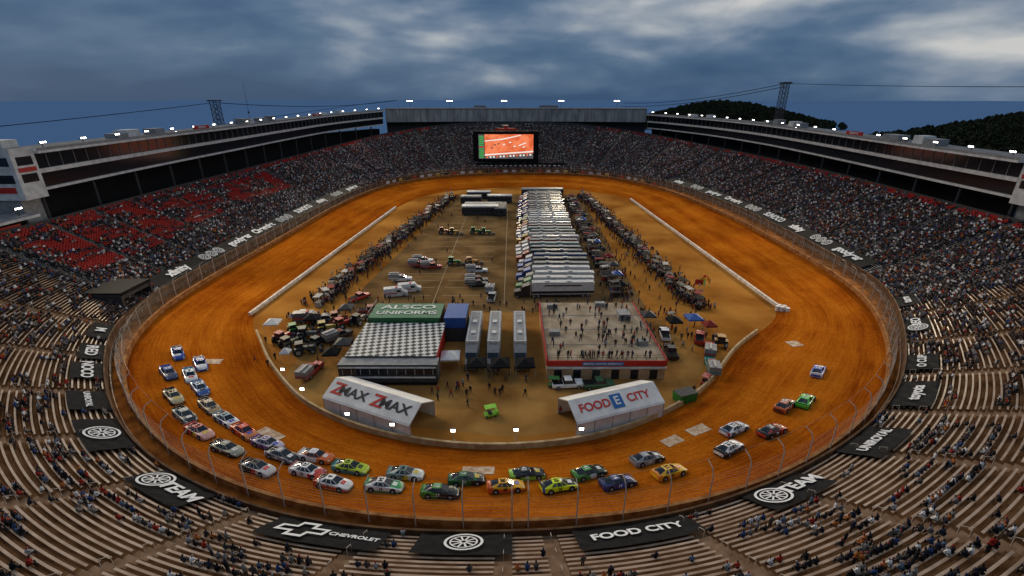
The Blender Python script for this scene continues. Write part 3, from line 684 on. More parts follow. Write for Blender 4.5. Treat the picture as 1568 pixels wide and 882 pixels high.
# ------------------------------------------------------------------ vehicles
def wheel(mb,x,y,r,w): 
    mb.cyl((x,y-w/2,r),(x,y+w/2,r),r,M_tyre,seg=16); mb.cyl((x,y-w/2-.01,r),(x,y+w/2+.01,r),r*.55,M_grey,seg=10)
def race_car(c1,c2,num,k):
    a=paint(c1,.28);b=paint(c2,.28);c3=paint(((.7,.7,.7),(.6,.45,.03),(.5,.03,.02),(.03,.08,.4),(.02,.02,.02))[k%5],.3); mb=MB()
    def sec(x,w,zt,zb=.10,cr=.05): return [(x,-w*.95,zb),(x,-w,zb+.22),(x,-w*.985,zt*.72),(x,-w*.93,zt*.93),(x,-w*.78,zt),(x,0,zt+cr),(x,w*.78,zt),(x,w*.93,zt*.93),(x,w*.985,zt*.72),(x,w,zb+.22),(x,w*.95,zb)]
    st=[(-2.42,.80,.80,.34,.01),(-2.36,.90,.88,.22,.02),(-2.1,.96,.93,.12,.02),(-1.7,.99,.95),(-1.35,1.0,.94),(-.9,.98,.90),(-.2,.96,.86),(.6,.97,.84),(1.0,.99,.83),(1.4,1.0,.80),(1.8,.98,.73),(2.15,.91,.63),(2.36,.78,.52,.10,.02),(2.44,.60,.42,.14,.01)]
    mode=k%4
    def fm(s,i):
        side=i in(0,1,2,7,8,9)
        if mode==0: return b if (i in(0,1,8,9) or s<=2) else a
        if mode==1: return b if (s>=9) or (side and s>=7) else (c3 if (s==8 and side) else a)
        if mode==2: return b if (s<=4 or (s==5 and side)) else (c3 if (s in(6,) and side) else a)
        return b if i in(4,5) or i in(0,9) else (c3 if s<=1 else a)
    mb.loft([sec(*q) for q in st],a,fm=fm)
    lo=[(-1.95,-.70,.95),(-1.2,-.84,.93),(.25,-.84,.87),(1.0,-.72,.86),(1.0,.72,.86),(.25,.84,.87),(-1.2,.84,.93),(-1.95,.70,.95)]
    hi=[(-.95,-.50,1.235),(-.75,-.60,1.25),(-.02,-.60,1.25),(.16,-.50,1.235),(.16,.50,1.235),(-.02,.60,1.25),(-.75,.60,1.25),(-.95,.50,1.235)]
    mb.loft([lo,hi],M_glass,fm=lambda s,i:(a if i in(0,6) else M_glass),cap=False)
    rf=[(x*.96-.01,y*.94,z+.04) for x,y,z in hi]; mb.loft([hi,rf],a if mode!=2 else b,cap=False); mb.poly(rf,a if mode!=2 else b)
    for i in(2,3,4,5): mb.cyl(lo[i],hi[i],.04,a,seg=5)
    for s in(-1,1): mb.cyl((-.55,s*.845,.92),(-.5,s*.61,1.24),.05,a,seg=5)
    mb.box((-2.33,0,.99),(.05,1.62,.17),b); mb.box((2.42,0,.11),(.25,1.5,.04),M_black); mb.box((0,0,.14),(4.5,1.7,.1),M_black)
    for x in(-1.36,1.42):
        for s in(-1,1):
            mb.cyl((x,s*.90,.34),(x,s*1.004,.34),.41,M_black,seg=18); wheel(mb,x,s*.905,.335,.24)
    mb.poly([(2.372,-.42,.48),(2.372,.42,.48),(2.445,.42,.30),(2.445,-.42,.30)],M_black)
    for s in(-1,1): mb.poly([(2.19,s*.62,.625),(2.19,s*.80,.60),(2.33,s*.72,.53),(2.33,s*.58,.56)],M_bw); mb.poly([(-2.43,s*.4,.62),(-2.43,s*.72,.62),(-2.41,s*.72,.74),(-2.41,s*.4,.74)],M_red)
    mb.poly([(1.15,-.36,.885),(1.15,.36,.885),(1.7,.36,.80),(1.7,-.36,.80)],c3 if mode!=3 else M_bw)
    o=mb.obj('race_car',smooth=True)
    m=M_bw if sum(c1)<1.0 else M_black
    text(o,num,(-.42,0,1.30),(0,-1,0),(1,0,0),.85,m,'roof_number')
    for s in(-1,1): text(o,num,(-.15,s*.985,.55),(-s,0,0),(0,0,1),.52,m,'door_number')
    return o
W=(.72,.72,.72);K=(.02,.02,.022)
cars=[(-64.7,79.5,(.02,.07,.35),(.4,.4,.4)),(-58.5,76.4,(.03,.09,.45),W),(-61.4,72.1,(.06,.08,.16),(.03,.1,.4)),(-57.6,72.0,W,(.1,.3,.5)),(-53.4,68.1,(.3,.45,.65),(.03,.1,.35)),(-55.6,64.8,(.5,.42,.25),K),(-48.7,62.9,(.4,.28,.15),(.1,.1,.1)),(-50.5,59.8,(.28,.33,.33),K),(-44.1,59.6,W,(.3,.4,.45)),(-45.9,56,(.65,.35,.3),(.5,.05,.05)),(-39.9,56.9,(.65,.05,.01),(.6,.2,.05)),(-39.8,52.4,(.28,.29,.22),K),(-35.2,54.3,(.55,.48,.58),(.2,.1,.3)),(-31.9,51.7,(.2,.2,.22),K),(-33.6,48.6,(.5,.5,.5),K),(-27.3,51.9,(.7,.15,.03),W),(-27,48.5,W,(.5,.05,.05)),(-21.8,49.7,(.45,.6,.03),(.05,.25,.25)),(-22.8,46.2,W,(.55,.08,.03)),(-16.3,46.0,W,(.05,.3,.1)),(-14.2,48.7,(.6,.65,.62),(.2,.3,.25)),(-9,45.0,K,(.06,.25,.03)),(-6,47.7,(.02,.12,.03),K),(-.8,46.2,(.75,.38,.01),(.6,.1,.02)),(2.0,48.8,K,(.25,.5,.04)),(6,46.2,(.65,.8,.01),K),(10.3,48.9,(.02,.04,.02),(.06,.25,.04)),(13.6,46.6,(.015,.02,.07),(.03,.05,.16)),(18.8,51.6,(.25,.26,.28),K),(20.8,48.4,(.75,.42,.01),(.7,.25,.02)),(30.7,53,W,K),(33.6,57.8,W,(.15,.2,.3)),(38.6,56.6,(.45,.03,.02),K),(44.1,63.2,(.05,.02,.015),(.5,.1,.02)),(47.9,64.1,(.06,.55,.05),K),(55.6,73.4,(.02,.09,.5),W)]
for k,(x,y,c1,c2) in enumerate(cars):
    o=race_car(c1,c2,str([4,22,11,5,24,18,9,2,19,47,1,8,12,48,3,20,21,43,6,34,99,17,7,38,42,10,41,14,23,51,16,31,78,37,77,15][k]),k*7+k//3)
    z,n=on_track(x,y)
    d2=(OUT[:,0]-x)**2+(OUT[:,1]-y)**2; i=int(np.argmin(d2)); t=OUT[(i-2)%NT]-OUT[(i+2)%NT]; a=math.atan2(t[1],t[0])+random.gauss(.08,.07)
    xd=Vector((math.cos(a),math.sin(a),0)); xd=(xd-n*xd.dot(n)).normalized(); yd=n.cross(xd)
    o.matrix_world=Matrix(((xd[0],yd[0],n[0],x),(xd[1],yd[1],n[1],y),(xd[2],yd[2],n[2],z+.0),(0,0,0,1)))
M_pad=mat('dusty_white_pad',(.34,.2,.11),.8,c2=(.6,.48,.36),scale=1.2)
for x,y,w,h,a in((-57.5,78.5,3.0,2.0,.2),(-36.5,57,4.6,2.6,-.5),(-4.6,50.3,4.4,1.7,0),(23.8,56.3,3.2,1.9,.5),(28.6,58.8,3.6,2,.45),(58.5,86,2.4,2.6,.1)):
    mb=MB(); q=[]
    for sx,sy in((-1,-1),(1,-1),(1,1),(-1,1)):
        X=x+sx*w/2*math.cos(a)-sy*h/2*math.sin(a);Y_=y+sx*w/2*math.sin(a)+sy*h/2*math.cos(a); z,_=on_track(X,Y_); q.append((X,Y_,z+.05))
    mb.poly(q,M_pad); mb.obj('painted_ground_logo')
def hauler(c1,c2,L=16):
    a=paint(c1,.4);b=paint(c2,.4); mb=MB()
    rf=paint([(.5,.5,.5),(.68,.68,.67),(.33,.37,.42)][int(sum(c2)*10)%3] if sum(c1)>.6 else tuple(.6*x+.04 for x in c1))
    mb.box((L/2,0,2.55),(L,2.6,3.1),a,top=rf); mb.box((L/2,0,1.55),(L-.02,2.64,.7),b); mb.box((L/2,0,3.4),(L*.6,2.64,.35),b)
    mb.box((L/2,0,4.12),(L-1.0,1.7,.05),M_grey if sum(c2)>.5 else rf); 
    for xx in (L*.25,L*.6): mb.box((xx,0,4.25),(1.1,.9,.3),M_white)
    for s in(-1,1): mb.box((L/2,s*1.27,4.13),(L,.06,.1),M_dark)
    mb.box((L/2+1,0,.85),(L-5,2.3,.6),M_dark)
    for x in(L-1.5,L-2.8):
        for s in(-1,1): wheel(mb,x,s*1.1,.5,.35)
    mb.loft([[(-4.6,-1.1,.5),(-4.6,1.1,.5),(-4.6,1.0,1.7),(-4.6,-1.0,1.7)],[(-3.0,-1.2,.5),(-3.0,1.2,.5),(-3.0,1.15,2.0),(-3.0,-1.15,2.0)]],b)
    mb.loft([[(-3.0,-1.2,.5),(-3.0,1.2,.5),(-3.0,1.15,2.1),(-3.0,-1.15,2.1)],[(-2.5,-1.2,.5),(-2.5,1.2,.5),(-2.5,1.15,3.0),(-2.5,-1.15,3.0)],[(-.6,-1.2,.5),(-.6,1.2,.5),(-.6,1.2,3.7),(-.6,-1.2,3.7)]],b)
    mb.poly([(-3.03,-1.0,2.12),(-3.03,1.0,2.12),(-2.56,1.0,2.95),(-2.56,-1.0,2.95)],M_glass)
    for s in(-1,1): mb.poly([(-2.4,s*1.215,2.0),(-1.6,s*1.215,2.0),(-1.6,s*1.215,2.8),(-2.4,s*1.215,2.8)],M_glass); mb.cyl((-.4,s*.9,1),(-.4,s*.9,4),.09,M_steel,seg=6)
    for x in(-3.8,0.4,1.6):
        for s in(-1,1): wheel(mb,x,s*1.05,.5,.35)
    return mb
pal=[((.6,.6,.6),K),(K,(.5,.5,.5)),((.65,.65,.63),(.02,.07,.3)),((.5,.5,.5),(.3,.03,.02)),((.02,.07,.26),(.5,.5,.5)),((.65,.65,.65),(.05,.2,.05)),((.05,.33,.31),W),((.16,.16,.16),K),((.65,.65,.65),(.4,.25,.03)),((.02,.03,.06),(.3,.04,.02)),((.55,.55,.55),(.12,.12,.12)),((.3,.03,.02),(.4,.4,.4)),((.04,.04,.045),(.02,.08,.3))]
hm=[hauler(a,b).data('transport_truck') for a,b in pal]
y=113.0;k=0
while y<242:
    place('transport_truck',hm[(k*5+ (k//13))%13],(5.6+(y-113)*.02+random.uniform(-.7,.7),y,0),random.gauss(0,.012)); y+=3.95;k+=1
for x in(-7.8,-3.6,1.6):
    place('transport_truck',hauler((.55,.54,.5),(.2,.2,.2),14).data('transport_truck'),(x,81,0),PI/2)
# ---- tents
def tent(A,B,W_,h,rh):
    A=Vector((*A,0));B=Vector((*B,0)); x=(B-A); L=x.length; x.normalize(); y=Vector((-x.y,x.x,0)); mb=MB()
    def P(u,v,z): return A+x*u+y*v+Vector((0,0,z))
    n=5
    for k in range(n):
        u0=L*k/n;u1=L*(k+1)/n
        mb.poly([P(u0,0,0),P(u1,0,0),P(u1,0,h),P(u0,0,h)],M_fab); mb.poly([P(u0,W_,0),P(u1,W_,0),P(u1,W_,h),P(u0,W_,h)],M_fab)
        rp=[(-.25,h-.25)]+[(W_/2*t,h+rh*t) for t in(0,.5,1)]+[(W_-W_/2*t,h+rh*t) for t in(.5,0)]+[(W_+.25,h-.25)]
        for a,b in zip(rp,rp[1:]): mb.poly([P(u0,a[0],a[1]),P(u1,a[0],a[1]),P(u1,b[0],b[1]),P(u0,b[0],b[1])],M_fab)
    for k in range(n+1):
        for v in(.05,W_-.05): mb.cyl(P(L*k/n,v,0),P(L*k/n,v,h),.07,M_steel,seg=5)
        mb.cyl(P(L*k/n,.05,h-.08),P(L*k/n,W_/2,h+rh-.12),.06,M_steel,seg=4); mb.cyl(P(L*k/n,W_-.05,h-.08),P(L*k/n,W_/2,h+rh-.12),.06,M_steel,seg=4)
        mb.cyl(P(L*k/n,-.03,0.02),P(L*k/n,-.03,h-.3),.045,M_grey,seg=4)
    return mb,P,x,y,L
M_pb=mat('print_black',(.02,.02,.02),.6); M_pr=mat('print_red',(.5,.03,.02),.6); M_pbl=mat('print_blue',(.02,.12,.35),.6)
RH=1.7; WT=6.5
def tent_text(P,x,y_,L,items,o):
    sl=Vector((0,0,RH))+y_*(WT/2); up=sl.normalized(); nn=x.cross(up)
    for s,u,size,m,sx in items: text(o,s,P(L*u,WT/4,3+RH/2)+nn*.06,x,up,size,m,sx=sx,bold=.025)
    return up,nn
mb,P,x,y_,L=tent((-30.8,64.4),(-15.2,57.2),WT,3.0,RH); 
mb.poly([P(L*.001,0.02,0),P(L*.001,6.48,0),P(L*.001,6.48,3),P(L*.001,3.25,3+RH-.03),P(L*.001,.02,3)],M_fab)
o=mb.obj('marquee_tent')
tent_text(P,x,y_,L,[('Z',.11,2.9,M_pr,1.2),('MAX',.29,2.2,M_pb,1.2),('Z',.58,2.9,M_pr,1.2),('MAX',.77,2.2,M_pb,1.2)],o)
mb,P,x,y_,L=tent((9.7,57.7),(24.4,63),WT,3.0,RH); mb.poly([P(L*.999,0.02,0),P(L*.999,6.48,0),P(L*.999,6.48,3),P(L*.999,3.25,3+RH-.03),P(L*.999,.02,3)],M_fab); o=mb.obj('marquee_tent')
up,nn=tent_text(P,x,y_,L,[('FOOD',.25,1.9,M_pr,1.0),('CITY',.75,1.9,M_pr,1.0)],o)
mb=MB(); c=P(L*.5,WT/4,3+RH/2)+nn*.06; mb.poly([c-x*1.0-up*1.2,c+x*1.0-up*1.2,c+x*1.0+up*1.2,c-x*1.0+up*1.2],M_pbl); mb.obj('tent_logo_panel',parent=o)
text(o,'E',c+nn*.03,x,up,2.0,M_fab)
# ---- hospitality building with checkered roof
def checker():
    m,nt,b=new_mat('checkered_roof'); g=nt.nodes.new('ShaderNodeNewGeometry'); c=nt.nodes.new('ShaderNodeTexChecker'); mp=nt.nodes.new('ShaderNodeMapping'); mp.inputs['Rotation'].default_value=(0,0,.6)
    mp.inputs['Location'].default_value=(0,0,.37); mp.inputs['Scale'].default_value=(1,1,0)
    c.inputs['Scale'].default_value=1.1; c.inputs['Color1'].default_value=(.02,.02,.02,1); c.inputs['Color2'].default_value=(.6,.59,.56,1); nt.links.new(g.outputs['Position'],mp.inputs[0]); nt.links.new(mp.outputs[0],c.inputs['Vector']); nt.links.new(c.outputs[0],b.inputs['Base Color']); b.inputs['Roughness'].default_value=.6; return m
mb=MB(); ck=checker(); gr=paint((.02,.16,.05)); bl=paint((.02,.09,.35))
mb.box((-22,81,4.6),(16.5,13.6,.25),M_dark,top=ck)
for xx in np.linspace(-29.5,-14.5,6):
    for yy in(74.5,81,87.5): mb.cyl((xx,yy,0),(xx,yy,4.5),.12,M_steel,seg=6)
mb.box((-22,87,2.3),(16,.3,4.5),M_dark); mb.box((-14.1,82,2.2),(.2,11,4.2),M_red); mb.box((-22,80,2.1),(15.6,.2,4),M_dark)
mb.box((-22,73,2.6),(17.6,2.6,3.6),M_dark,top=M_grey); mb.box((-22,71.66,3.0),(16.8,.08,1.1),M_glass); mb.box((-22,71.6,1.9),(16.8,.1,.3),M_white); mb.box((-22,71.6,3.9),(17.2,.1,.28),M_white)
for xx in np.arange(-30,-13.9,1.6): mb.box((xx,71.6,3.0),(.12,.12,1.1),M_grey)
mb.box((-22,73,.5),(17,2.2,.7),M_black)
mb.box((-22.5,92,2.8),(15,7.4,5.6),M_dark,top=gr); mb.box((-22.5,88.25,5.0),(14.6,.12,1.4),gr)
mb.box((-11.9,92,2.8),(4.6,7.4,5.6),M_dark,top=bl); mb.box((-11.9,88.25,4.4),(4.4,.12,2.2),bl)
for yy in np.arange(88.8,96,1.2): mb.cyl((-30,yy,5.6),(-30,yy,6.6),.04,M_steel,seg=4)
mb.cyl((-30,88.8,6.6),(-30,95.6,6.6),.04,M_steel,seg=4)
o=mb.obj('hospitality_building')
text(o,'ALSCO',(-22.5,93.7,5.65),(1,0,0),(0,1,0),2.7,M_fab,sx=1.4); text(o,'UNIFORMS',(-22.5,90.8,5.65),(1,0,0),(0,1,0),2.3,M_fab,sx=1.15)
# ---- flat roof building with viewing deck
bg=mat('beige_wall',(.32,.2,.11),.8,c2=(.45,.31,.18),scale=.5); deck=mat('roof_deck',(.25,.18,.11),.85,c2=(.42,.33,.23),scale=.3,detail=9)
mb=MB(); mb.box((17.2,87,1.95),(21.6,26,3.9),bg,top=deck)
mb.box((17.2,73.9,3.4),(21.8,.25,1.1),M_red); mb.box((17.2,73.8,2.55),(21.8,.2,.35),M_white); mb.box((16.5,73.72,3.4),(7.5,.08,.7),M_pbl)
for xx in(6.35,28.05): mb.box((xx,87,3.6),(.25,26,1.2),M_red)
for xx in(8,11.5,15,18.5,22,25.5): mb.box((xx+.4,73.95,1.1),(1.4,.15,2.1),M_glass if xx!=15 else M_dark); mb.box((xx+.4,73.9,2.22),(1.6,.2,.1),M_white)
for xx in np.arange(6.4,28.2,1.8):
    for yy in(74.1,99.9): mb.cyl((xx,yy,3.9),(xx,yy,5.0),.04,M_dark,seg=4)
for yy in np.arange(74.1,100,1.85):
    for xx in(6.45,27.95): mb.cyl((xx,yy,3.9),(xx,yy,5.0),.04,M_dark,seg=4)
for z in(4.45,5.0):
    for a,b in(((6.4,74.1),(28,74.1)),((28,74.1),(28,99.9)),((28,99.9),(6.4,99.9)),((6.4,99.9),(6.4,74.1))): mb.cyl((*a,z),(*b,z),.035,M_dark,seg=4)
for xx,yy in((9,97),(20,98),(25,80),(8.5,84)): mb.box((xx,yy,4.4),(2.2,1.2,1.0),M_grey)
for yy in(80,86.5,93): mb.box((17.2,yy,3.93),(21,.12,.05),M_grey)
mb.box((24,92,4.6),(2.5,3,1.4),M_grey)
o=mb.obj('media_center_building')
text(o,'BRISTOL MOTOR SPEEDWAY',(16.5,73.66,3.4),(1,0,0),(0,0,1),.55,M_fab)
def canopy(c,w=3.2,h=2.4,rh=.9):
    mb=MB(); q=[(-w/2,-w/2,h),(w/2,-w/2,h),(w/2,w/2,h),(-w/2,w/2,h)]
    for i in range(4): mb.poly([q[i],q[(i+1)%4],(0,0,h+rh)],c); a=q[i];b=q[(i+1)%4]; mb.poly([a,b,(b[0],b[1],h-.3),(a[0],a[1],h-.3)],c); mb.cyl((a[0]*.97,a[1]*.97,0),(a[0]*.97,a[1]*.97,h),.04,M_steel,seg=4)
    return mb
M_r2=mat('dark_red_canvas',(.2,.015,.01),.8)
for x_,y_2,c,w in((-6.6,76,M_black,3.6),(-2.2,76,M_black,3.6),(2.4,76,M_black,3.6),(-11.8,78.6,M_fab,3.6),(-52.6,93,M_fab,3.0),(40.8,95.5,bl,3.4),(-44,80,M_fab,1.8),(-34,84,M_dark,3.2),(-35,80,M_black,3.0),(36,94,M_black,3),(43,92,M_r2,2.6),(31,97,M_dark,3),(-45,95.5,M_black,3),(-39,101,M_dark,3)): canopy(c,w).obj('pop_up_canopy',(x_,y_2,0),.05)
# ---- generic vehicles
def pickup(c,box=False,van=False):
    a=paint(c,.35);mb=MB()
    def sc(x,w,z0,z1): return [(x,-w,z0),(x,-w,z1*.85),(x,-w*.88,z1),(x,w*.88,z1),(x,w,z1*.85),(x,w,z0)]
    if van:
        mb.loft([sc(-3.2,1.0,.4,2.5),sc(1.2,1.0,.4,2.6),sc(1.9,1.0,.4,1.6),sc(2.8,.95,.4,1.3)],a); mb.poly([(1.25,-.8,2.5),(1.25,.8,2.5),(1.88,.85,1.62),(1.88,-.85,1.62)][::-1],M_glass); mb.box((.6,0,1.8),(1.0,2.04,.6),M_glass); mb.box((-1.5,0,1.2),(3.2,2.03,.25),M_red); mb.box((0,0,2.68),(.4,1.4,.16),M_red)
    else:
        mb.loft([sc(-2.9,.97,.5,1.15),sc(-.9,1,.45,1.15),sc(1.0,1,.45,1.15),sc(2.7,.93,.45,1.05)],a)
        lo=[(-.9,-.9,1.15),(1.3,-.9,1.15),(1.3,.9,1.15),(-.9,.9,1.15)];hi=[(-.7,-.78,1.8),(.6,-.78,1.8),(.6,.78,1.8),(-.7,.78,1.8)]; mb.loft([lo,hi],M_glass,cap=False); mb.box((-.05,0,1.83),(1.35,1.6,.07),a)
        mb.box((-1.9,0,1.17),(1.8,1.6,.03),M_black)
        if box: mb.box((-2.2,0,1.65),(2.8,2.1,1.5),M_grey); mb.box((-2.2,0,1.3),(2.82,2.12,.3),a); mb.box((-2.2,0,2.5),(2.4,.3,.25),M_steel); mb.box((.1,0,1.95),(.3,1.2,.15),M_red)
    for x in(-1.9,1.8):
        for s in(-1,1): wheel(mb,x,s*.88,.4,.26)
    return mb
def tractor(c,arm=True):
    a=paint(c,.4);mb=MB()
    mb.loft([[(-.3,-.5,.8),(-.3,.5,.8),(-.3,.45,1.6),(-.3,-.45,1.6)],[(2.0,-.4,.8),(2.0,.4,.8),(2.0,.35,1.45),(2.0,-.35,1.45)]],a)
    mb.loft([[(-1.6,-.8,1.0),(.0,-.8,1.0),(.0,.8,1.0),(-1.6,.8,1.0)],[(-1.4,-.7,2.5),(-.2,-.7,2.5),(-.2,.7,2.5),(-1.4,.7,2.5)]],M_glass); mb.box((-.8,0,2.57),(1.5,1.6,.12),a)
    for s in(-1,1): wheel(mb,-1.1,s*1.0,.85,.5); wheel(mb,1.5,s*.9,.55,.35); mb.box((-1.1,s*1.0,1.78),(1.3,.6,.08),a)
    if arm:
        for s in(-1,1): mb.cyl((0,s*.6,1.2),(2.8,s*.6,.5),.09,a,seg=5)
        mb.box((3.1,0,.45),(.7,2.2,.7),M_dark,taper=.8)
    return mb
def cart(c):
    a=paint(c,.4); mb=MB(); mb.box((0,0,.45),(2.3,1.1,.3),a); mb.box((.9,0,.75),(.5,1.1,.4),a,taper=.9); mb.box((-.2,0,.75),(.6,1.0,.15),M_dark); mb.box((-.5,0,1.0),(.1,1.0,.5),M_dark); mb.box((-.1,0,1.85),(1.9,1.15,.07),a)
    for x in(-.9,.7):
        for s in(-1,1): mb.cyl((x,s*.5,.6),(x*.95,s*.5,1.85),.025,M_steel,seg=4); wheel(mb,x,s*.5,.24,.16)
    return mb
red=(.42,.025,.015)
veh=[('fire_truck',pickup(red,True),-37.5,76,1.4),('pickup_truck',pickup((.6,.6,.6)),-49,100,.2),('passenger_van',pickup((.1,.1,.12),van=True),-47,98,.1),('pickup_truck',pickup(red),-39,111,.9),('ambulance',pickup((.6,.6,.6),van=True),-30,113,.2),('ambulance',pickup((.6,.6,.6),van=True),-27,116,.2),('wrecker_truck',pickup(W,True),-31,124,.1),('fire_truck',pickup(red,True),-28,136,.0),('wrecker_truck',pickup(W,True),-27.5,140,.1),('wrecker_truck',pickup(red,True),-24,134.5,.1),('tractor',tractor((.03,.2,.03)),-18,138,0),('tractor',tractor((.5,.2,.02)),-12.5,138,.3),('wrecker_truck',pickup(W,True),-10,131,.1),('pickup_truck',pickup((.05,.05,.05),True),-9.5,123,.1),('pickup_truck',pickup(K,True),-9.3,120,.1),('wrecker_truck',pickup((.5,.5,.5),True),-5.8,117,1.5),('pickup_truck',pickup((.5,.5,.5)),-5.2,111,1.5),('front_loader',tractor((.4,.08,.02)),-26,174,.1),('tractor',tractor((.03,.2,.03)),-14,174,0),('tractor',tractor((.03,.2,.03)),-10,173,0),('front_loader',tractor((.45,.3,.04)),-22,173,0),('pickup_truck',pickup(W),33,90.6,1.4),('wrecker_truck',pickup((.03,.28,.26),True),38,77.5,1.35),('fire_truck',pickup(red,True),40.2,84,1.2),('pickup_truck',pickup(red),40,89,1.2),('utility_cart',cart((.25,.6,.03)),-3.4,63.2,.3),('tractor',tractor((.03,.2,.03)),-47,92,.6),('front_loader',tractor((.1,.1,.1)),-44,90,.2),('grader',tractor((.4,.28,.04)),-41,93,.4),('tractor',tractor(red),-38,95,.9),('front_loader',tractor((.12,.1,.05)),-46,86,1.0),('pickup_truck',pickup(K),-41,87,1.1),('pickup_truck',pickup((.2,.2,.2)),-43,98,.2),('pickup_truck',pickup((.08,.06,.04),True),-37,90,.9),('front_loader',tractor((.3,.08,.02)),-40,98,.4),('grader',tractor((.08,.07,.06)),-35,97,1.2),('golf_cart',cart(W),-11,99,.2),('pickup_truck',pickup(W),10,71.5,.1),('pickup_truck',pickup((.04,.12,.05)),15.5,71.4,.1),('golf_cart',cart((.03,.15,.04)),7.6,71.6,0),
('tractor',tractor(red),-48.5,88.5,1.2),('front_loader',tractor((.05,.05,.05)),-42,83.5,.4),('pickup_truck',pickup((.3,.03,.02)),-34,103,.3),('golf_cart',cart((.5,.5,.5)),-31,101,.5),('golf_cart',cart(K),37,99,.5),('tractor',tractor((.45,.2,.02)),43.5,87,1.3),('pickup_truck',pickup(K),32,83,1.5),('golf_cart',cart((.4,.04,.03)),35,72.5,.9)]
for nme,mbb,x_,y_2,rt in veh: mbb.obj(nme,(x_,y_2,0),rt)
mb=MB(); gg=paint((.02,.2,.04)); mb.box((0,0,.9),(3.4,2,1.6),gg,taper=1.06); mb.box((0,0,1.72),(3.5,2.1,.1),M_dark)
for xx in np.arange(-1.4,1.5,.7): mb.box((xx,-1.05,.9),(.1,.1,1.5),gg); mb.box((xx,1.05,.9),(.1,.1,1.5),gg)
mb.obj('dumpster',(29.5,67.5,0),.35)
for (x_,y_2,w,d,h,t) in((-14,206,16,5,3.8,M_white),(-13,213,17,4,3.4,M_grey),(-17,242,12,4,3.4,M_white),(-5,208,5,12,3.5,M_dark),(-20,230,10,4,3.4,M_grey),(-6,232,12,4,3.4,M_white),(16,250,22,4,3.5,M_grey)):
    mb=MB(); mb.box((0,0,h/2+.4),(w,d,h),M_dark,top=t); 
    for k in range(int(w//2)): mb.box((-w/2+1+k*2,-d/2-.02,h*.6),(1.1,.06,1.0),M_glass)
    mb.box((0,-d/2-.03,h+.1),(w,.08,.4),M_white); mb.box((0,0,.3),(w*.9,d*.8,.5),M_black); mb.obj('hospitality_trailer',(x_,y_2,0))
def pitcart(c,t):
    mb=MB(); a=paint(c,.4); mb.box((0,0,.75),(2.4,1.2,1.1),a); mb.box((0,0,1.35),(2.5,1.3,.1),M_dark)
    for x in(-1.1,1.1):
        for y in(-.5,.5): mb.cyl((x,y,1.4),(x,y,2.9),.04,M_steel,seg=4)
    mb.box((0,0,2.95),(2.7,1.6,.1),t); mb.cyl((.9,0,2.9),(.9,0,4.6),.05,M_steel,seg=4); mb.box((.9,0,4.6),(.5,.5,.25),M_dark)
    for x in(-.8,.8):
        for s in(-1,1): wheel(mb,x,s*.6,.25,.15)
    for k in range(4): mb.cyl((1.9,0,k*.3),(1.9,0,k*.3+.27),.34,M_tyre,seg=10)
    return mb.data('pit_cart')
pm=[pitcart(c,t) for c,t in(((.02,.02,.02),M_black),((.05,.05,.06),M_dark),((.3,.03,.02),M_black),((.03,.06,.25),M_dark),((.02,.02,.03),M_r2),((.3,.3,.3),M_grey),((.02,.02,.02),M_black))]
cp=[];
def lerp(a,b,t): return (a[0]+(b[0]-a[0])*t,a[1]+(b[1]-a[1])*t)
for A,B,n in(((-49,106),(-31.5,244),50),((45.5,104),(37,248),50)):
    for k in range(n):
        x,y=lerp(A,B,(k+.5)/n); place('pit_cart',pm[random.randrange(7)],(x+random.uniform(-1.4,1.4),y+random.uniform(-.9,.9),0),PI/2+random.gauss(0,.3))
    for k in range(1200):
        x,y=lerp(A,B,random.random()); cp.append((x+random.gauss(0,2.1),y,0.01))
for k in range(32):
    y=112+k*4.0
    place('pit_cart',pm[(k*3)%7],(26.5+(y-113)*.02+random.uniform(-1,1),y+random.uniform(-.8,.8),0),random.uniform(-.3,.3))
    if k%2: canopy([M_black,bl,M_dark,M_r2][k//2%4],3.0).obj('pop_up_canopy',(29.5+random.uniform(-.8,.8),y,0),0)
for k in range(330): y=random.uniform(108,240); cp.append((random.gauss(28,2.2),y,.01))
for k in range(75): cp.append((random.uniform(7.5,27),random.uniform(76,98) if k%2 else random.uniform(74.6,99),3.9))
for k in range(26): cp.append((random.uniform(6.8,27.6),74.8,3.9))
for k in range(110): cp.append((random.uniform(-34,33),random.uniform(101,112)if k%3 else random.uniform(108,240),0.01))
for k in range(60): cp.append((random.uniform(28.5,38),random.uniform(100,200),0.01))
for k in range(50): cp.append((random.gauss(-8,5),random.uniform(68,80),0.01))
for k in range(90): cp.append((random.gauss(-42,4.5),random.gauss(92,7),0.01))
for k in range(12): cp.append((random.uniform(-14,32),random.uniform(62,72),0.01))
for k in range(50): cp.append((random.uniform(29,44),random.uniform(82,104),0.01))
cp=[p for p in cp if not (p[2]<1 and ((-31<p[0]<-9 and 71<p[1]<97) or (6<p[0]<28.4 and 73<p[1]<101)or(1<p[0]<22.5 and 111<p[1]<242) or (8<p[0]<26 and p[1]<71)))]
scatter('pit_crew_crowd',PC,cp,[random.uniform(0,6.28) for _ in cp],[random.randrange(2) for _ in cp],[random.uniform(.95,1.08) for _ in cp])
for k,(x,y,c) in enumerate(((48,115,(.6,.03,.02)),(49.5,116,(.7,.5,.03)),(51,117.5,(.6,.03,.02)),(50,113.5,(.1,.4,.05)),(52.5,116,(.7,.3,.03)))):
    mb=MB(); mb.cyl((0,0,0),(0,0,4),.05,M_steel,seg=5); P=[]
    for t in np.linspace(0,1,7): P.append((t*2.2,.25*math.sin(t*6),0))
    cc=paint(c,.7)
    for a,b in zip(P,P[1:]): mb.poly([(a[0],a[1],2.4),(b[0],b[1],2.4),(b[0],b[1],3.9),(a[0],a[1],3.9)],cc)
    mb.obj('marshal_flag',(x,y,0),.4*k)
